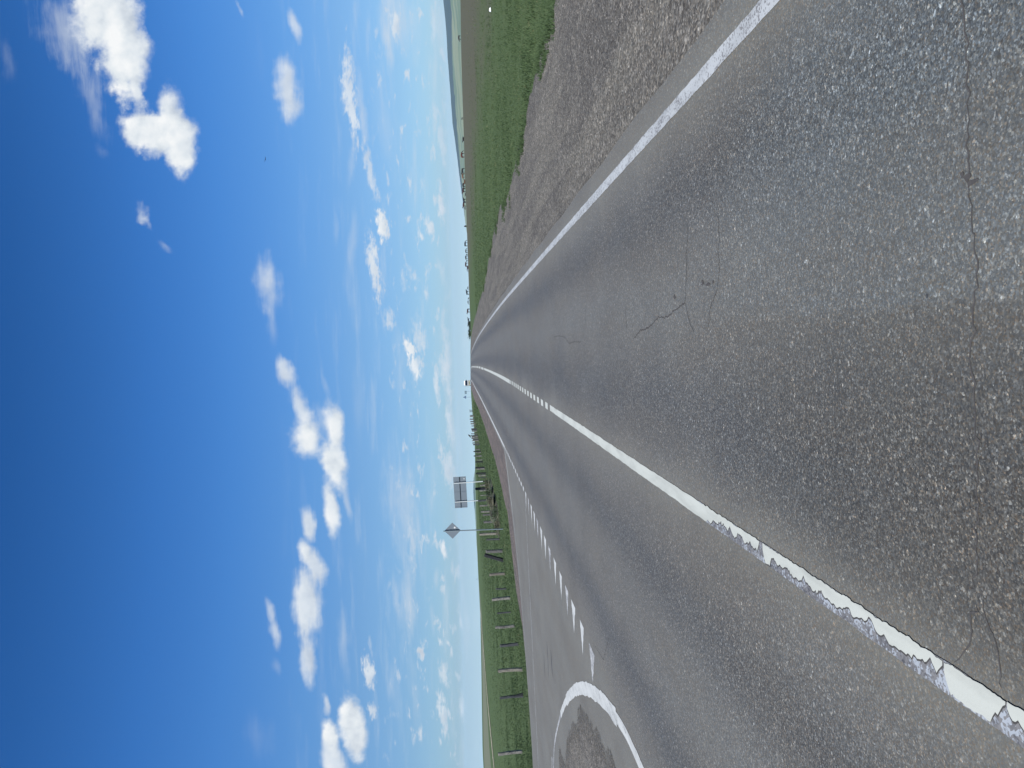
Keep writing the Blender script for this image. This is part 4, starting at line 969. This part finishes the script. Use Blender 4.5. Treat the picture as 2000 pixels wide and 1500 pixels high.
streak = t.math('ADD', 1.0, t.math('ADD', t.math('MULTIPLY', nS, 2.2), t.math('MULTIPLY', nA, .7)))
A = t.math('MULTIPLY', t.smooth(fbm(t.vscale(pv_, (.5, 4.5, 1)), 13, 5, .6), .0, .30), t.smooth(el, .26, .03, 0, .42))
rows_ = t.math('MULTIPLY', t.smooth(fbm(t.vscale(pv_, (1.0, 3.2, 1)), 34, 6, .62, .3), .05, .22), t.math('MULTIPLY', t.smooth(el, .115, .07, 0, .75), t.smooth(el, .004, .02)))
A = t.math('MAXIMUM', A, rows_)
nH = fbm(t.vscale(pv_, (1.0, 2.6, 1)), 75, 6, .66, .2)
small = t.math('ADD', 1.0, t.math('ADD', t.math('MULTIPLY', nH, 2.6), t.math('MULTIPLY', nA, .6)))
S = t.math('ADD', .62, 0.0)
for cx, cy, th_, L_, h_, op, soft, ty in CLOUDS:
    ca, sa = math.cos(th_), math.sin(th_); LL, HH = L_*(1.12 if cy > .33 else 1.12 if cy > .14 else 1.25), h_*(1.34 if cy > .33 else 1.30 if cy > .14 else 1.65)
    u_ = t.math('MULTIPLY_ADD', pY, sa/LL, t.math('MULTIPLY_ADD', pX, ca/LL, -(cx*ca+cy*sa)/LL))
    ly_ = t.math('MULTIPLY_ADD', pY, ca/HH, t.math('MULTIPLY_ADD', pX, -sa/HH, (cx*sa-cy*ca)/HH))
    ln = t.math('SQRT', t.math('MULTIPLY_ADD', ly_, ly_, t.math('MULTIPLY', u_, u_)))
    e_ = t.math('MULTIPLY_ADD', ln, -1.0, (small if cy < .14 and ty < 2 else (fluff, mixd, streak)[ty]))
    f_ = t.smooth(e_, -.08, .02+soft*(1.5, 1.1, 1.1)[ty], 0, op)
    s_ = t.math('MULTIPLY_ADD', ly_, (.20, .14, .05)[ty], t.math('MULTIPLY_ADD', relief, (1.0, .7, .4)[ty], (.74, .66, .52)[ty]))
    S = t.mixf(f_, S, s_); A = t.mixf(f_, A, 1.0)
front = t.smooth(dy_, .05, .25)
A = t.math('MULTIPLY', A, front)
ccol = t.ramp(t.math('MULTIPLY', S, 1.0, clamp=True), [(0, (.40, .46, .58)), (.45, (.62, .69, .78)), (.72, (.84, .90, .95)), (1, (1.02, 1.04, 1.05))])
ccol = t.n('ShaderNodeVectorMath', operation='SCALE', i_0=ccol); ccol.inputs['Scale'].default_value = CLOUDGAIN
colr = t.mixc(A, base, ccol.outputs[0])
t.put(bgn.inputs['Color'], colr); bgn.inputs['Strength'].default_value = SKY_S

sun = bpy.data.lights.new('sun', 'SUN'); sun.energy = SUN_E; sun.angle = rad(SUN_ANG); sun.color = (1.0, .955, .89)
so = link(bpy.data.objects.new('sun', sun)); a_, e_ = rad(SUN_AZ), rad(SUN_EL)
sd = Vector((math.sin(a_)*math.cos(e_), math.cos(a_)*math.cos(e_), math.sin(e_))); so.rotation_euler = sd.to_track_quat('Z', 'Y').to_euler()

if HAZE:
    hm = bpy.data.materials.new('haze'); hm.use_nodes = True; nt = hm.node_tree; nt.nodes.remove(nt.nodes['Principled BSDF'])
    pv = nt.nodes.new('ShaderNodeVolumePrincipled'); pv.inputs['Color'].default_value = HAZECOL; pv.inputs['Density'].default_value = HAZE; pv.inputs['Anisotropy'].default_value = .0
    nt.links.new(pv.outputs[0], nt.nodes['Material Output'].inputs['Volume'])
    hb = MB().box((0, 3000, -130), (19000, 20000, 500)).build('haze', hm); tag(hb, kind='stuff')

cam = bpy.data.cameras.new('camera'); co = link(bpy.data.objects.new('camera', cam)); scene.camera = co
Rv, Fv, Uv = Vector((.99851386, .04784095, -.026102)), Vector((-.04944176, .99668654, -.06458677)), Vector((.02292562, .06578131, .99757067))
mx = Matrix.Identity(4)
for i, v in enumerate((-Uv, Rv, -Fv)):
    for k in range(3): mx[k][i] = v[k]
mx.translation = Vector((0, 0, EYE)); co.matrix_world = mx
cam.sensor_width = 36; cam.lens = 27; cam.clip_start = .05; cam.clip_end = 60000
vs = scene.view_settings; vs.view_transform = 'Standard'; vs.look = 'None'; vs.exposure = EXPO; vs.gamma = 1
scene.cycles.max_bounces = 6; scene.cycles.diffuse_bounces = 2; scene.cycles.glossy_bounces = 2; scene.cycles.volume_bounces = 1; scene.cycles.transparent_max_bounces = 8
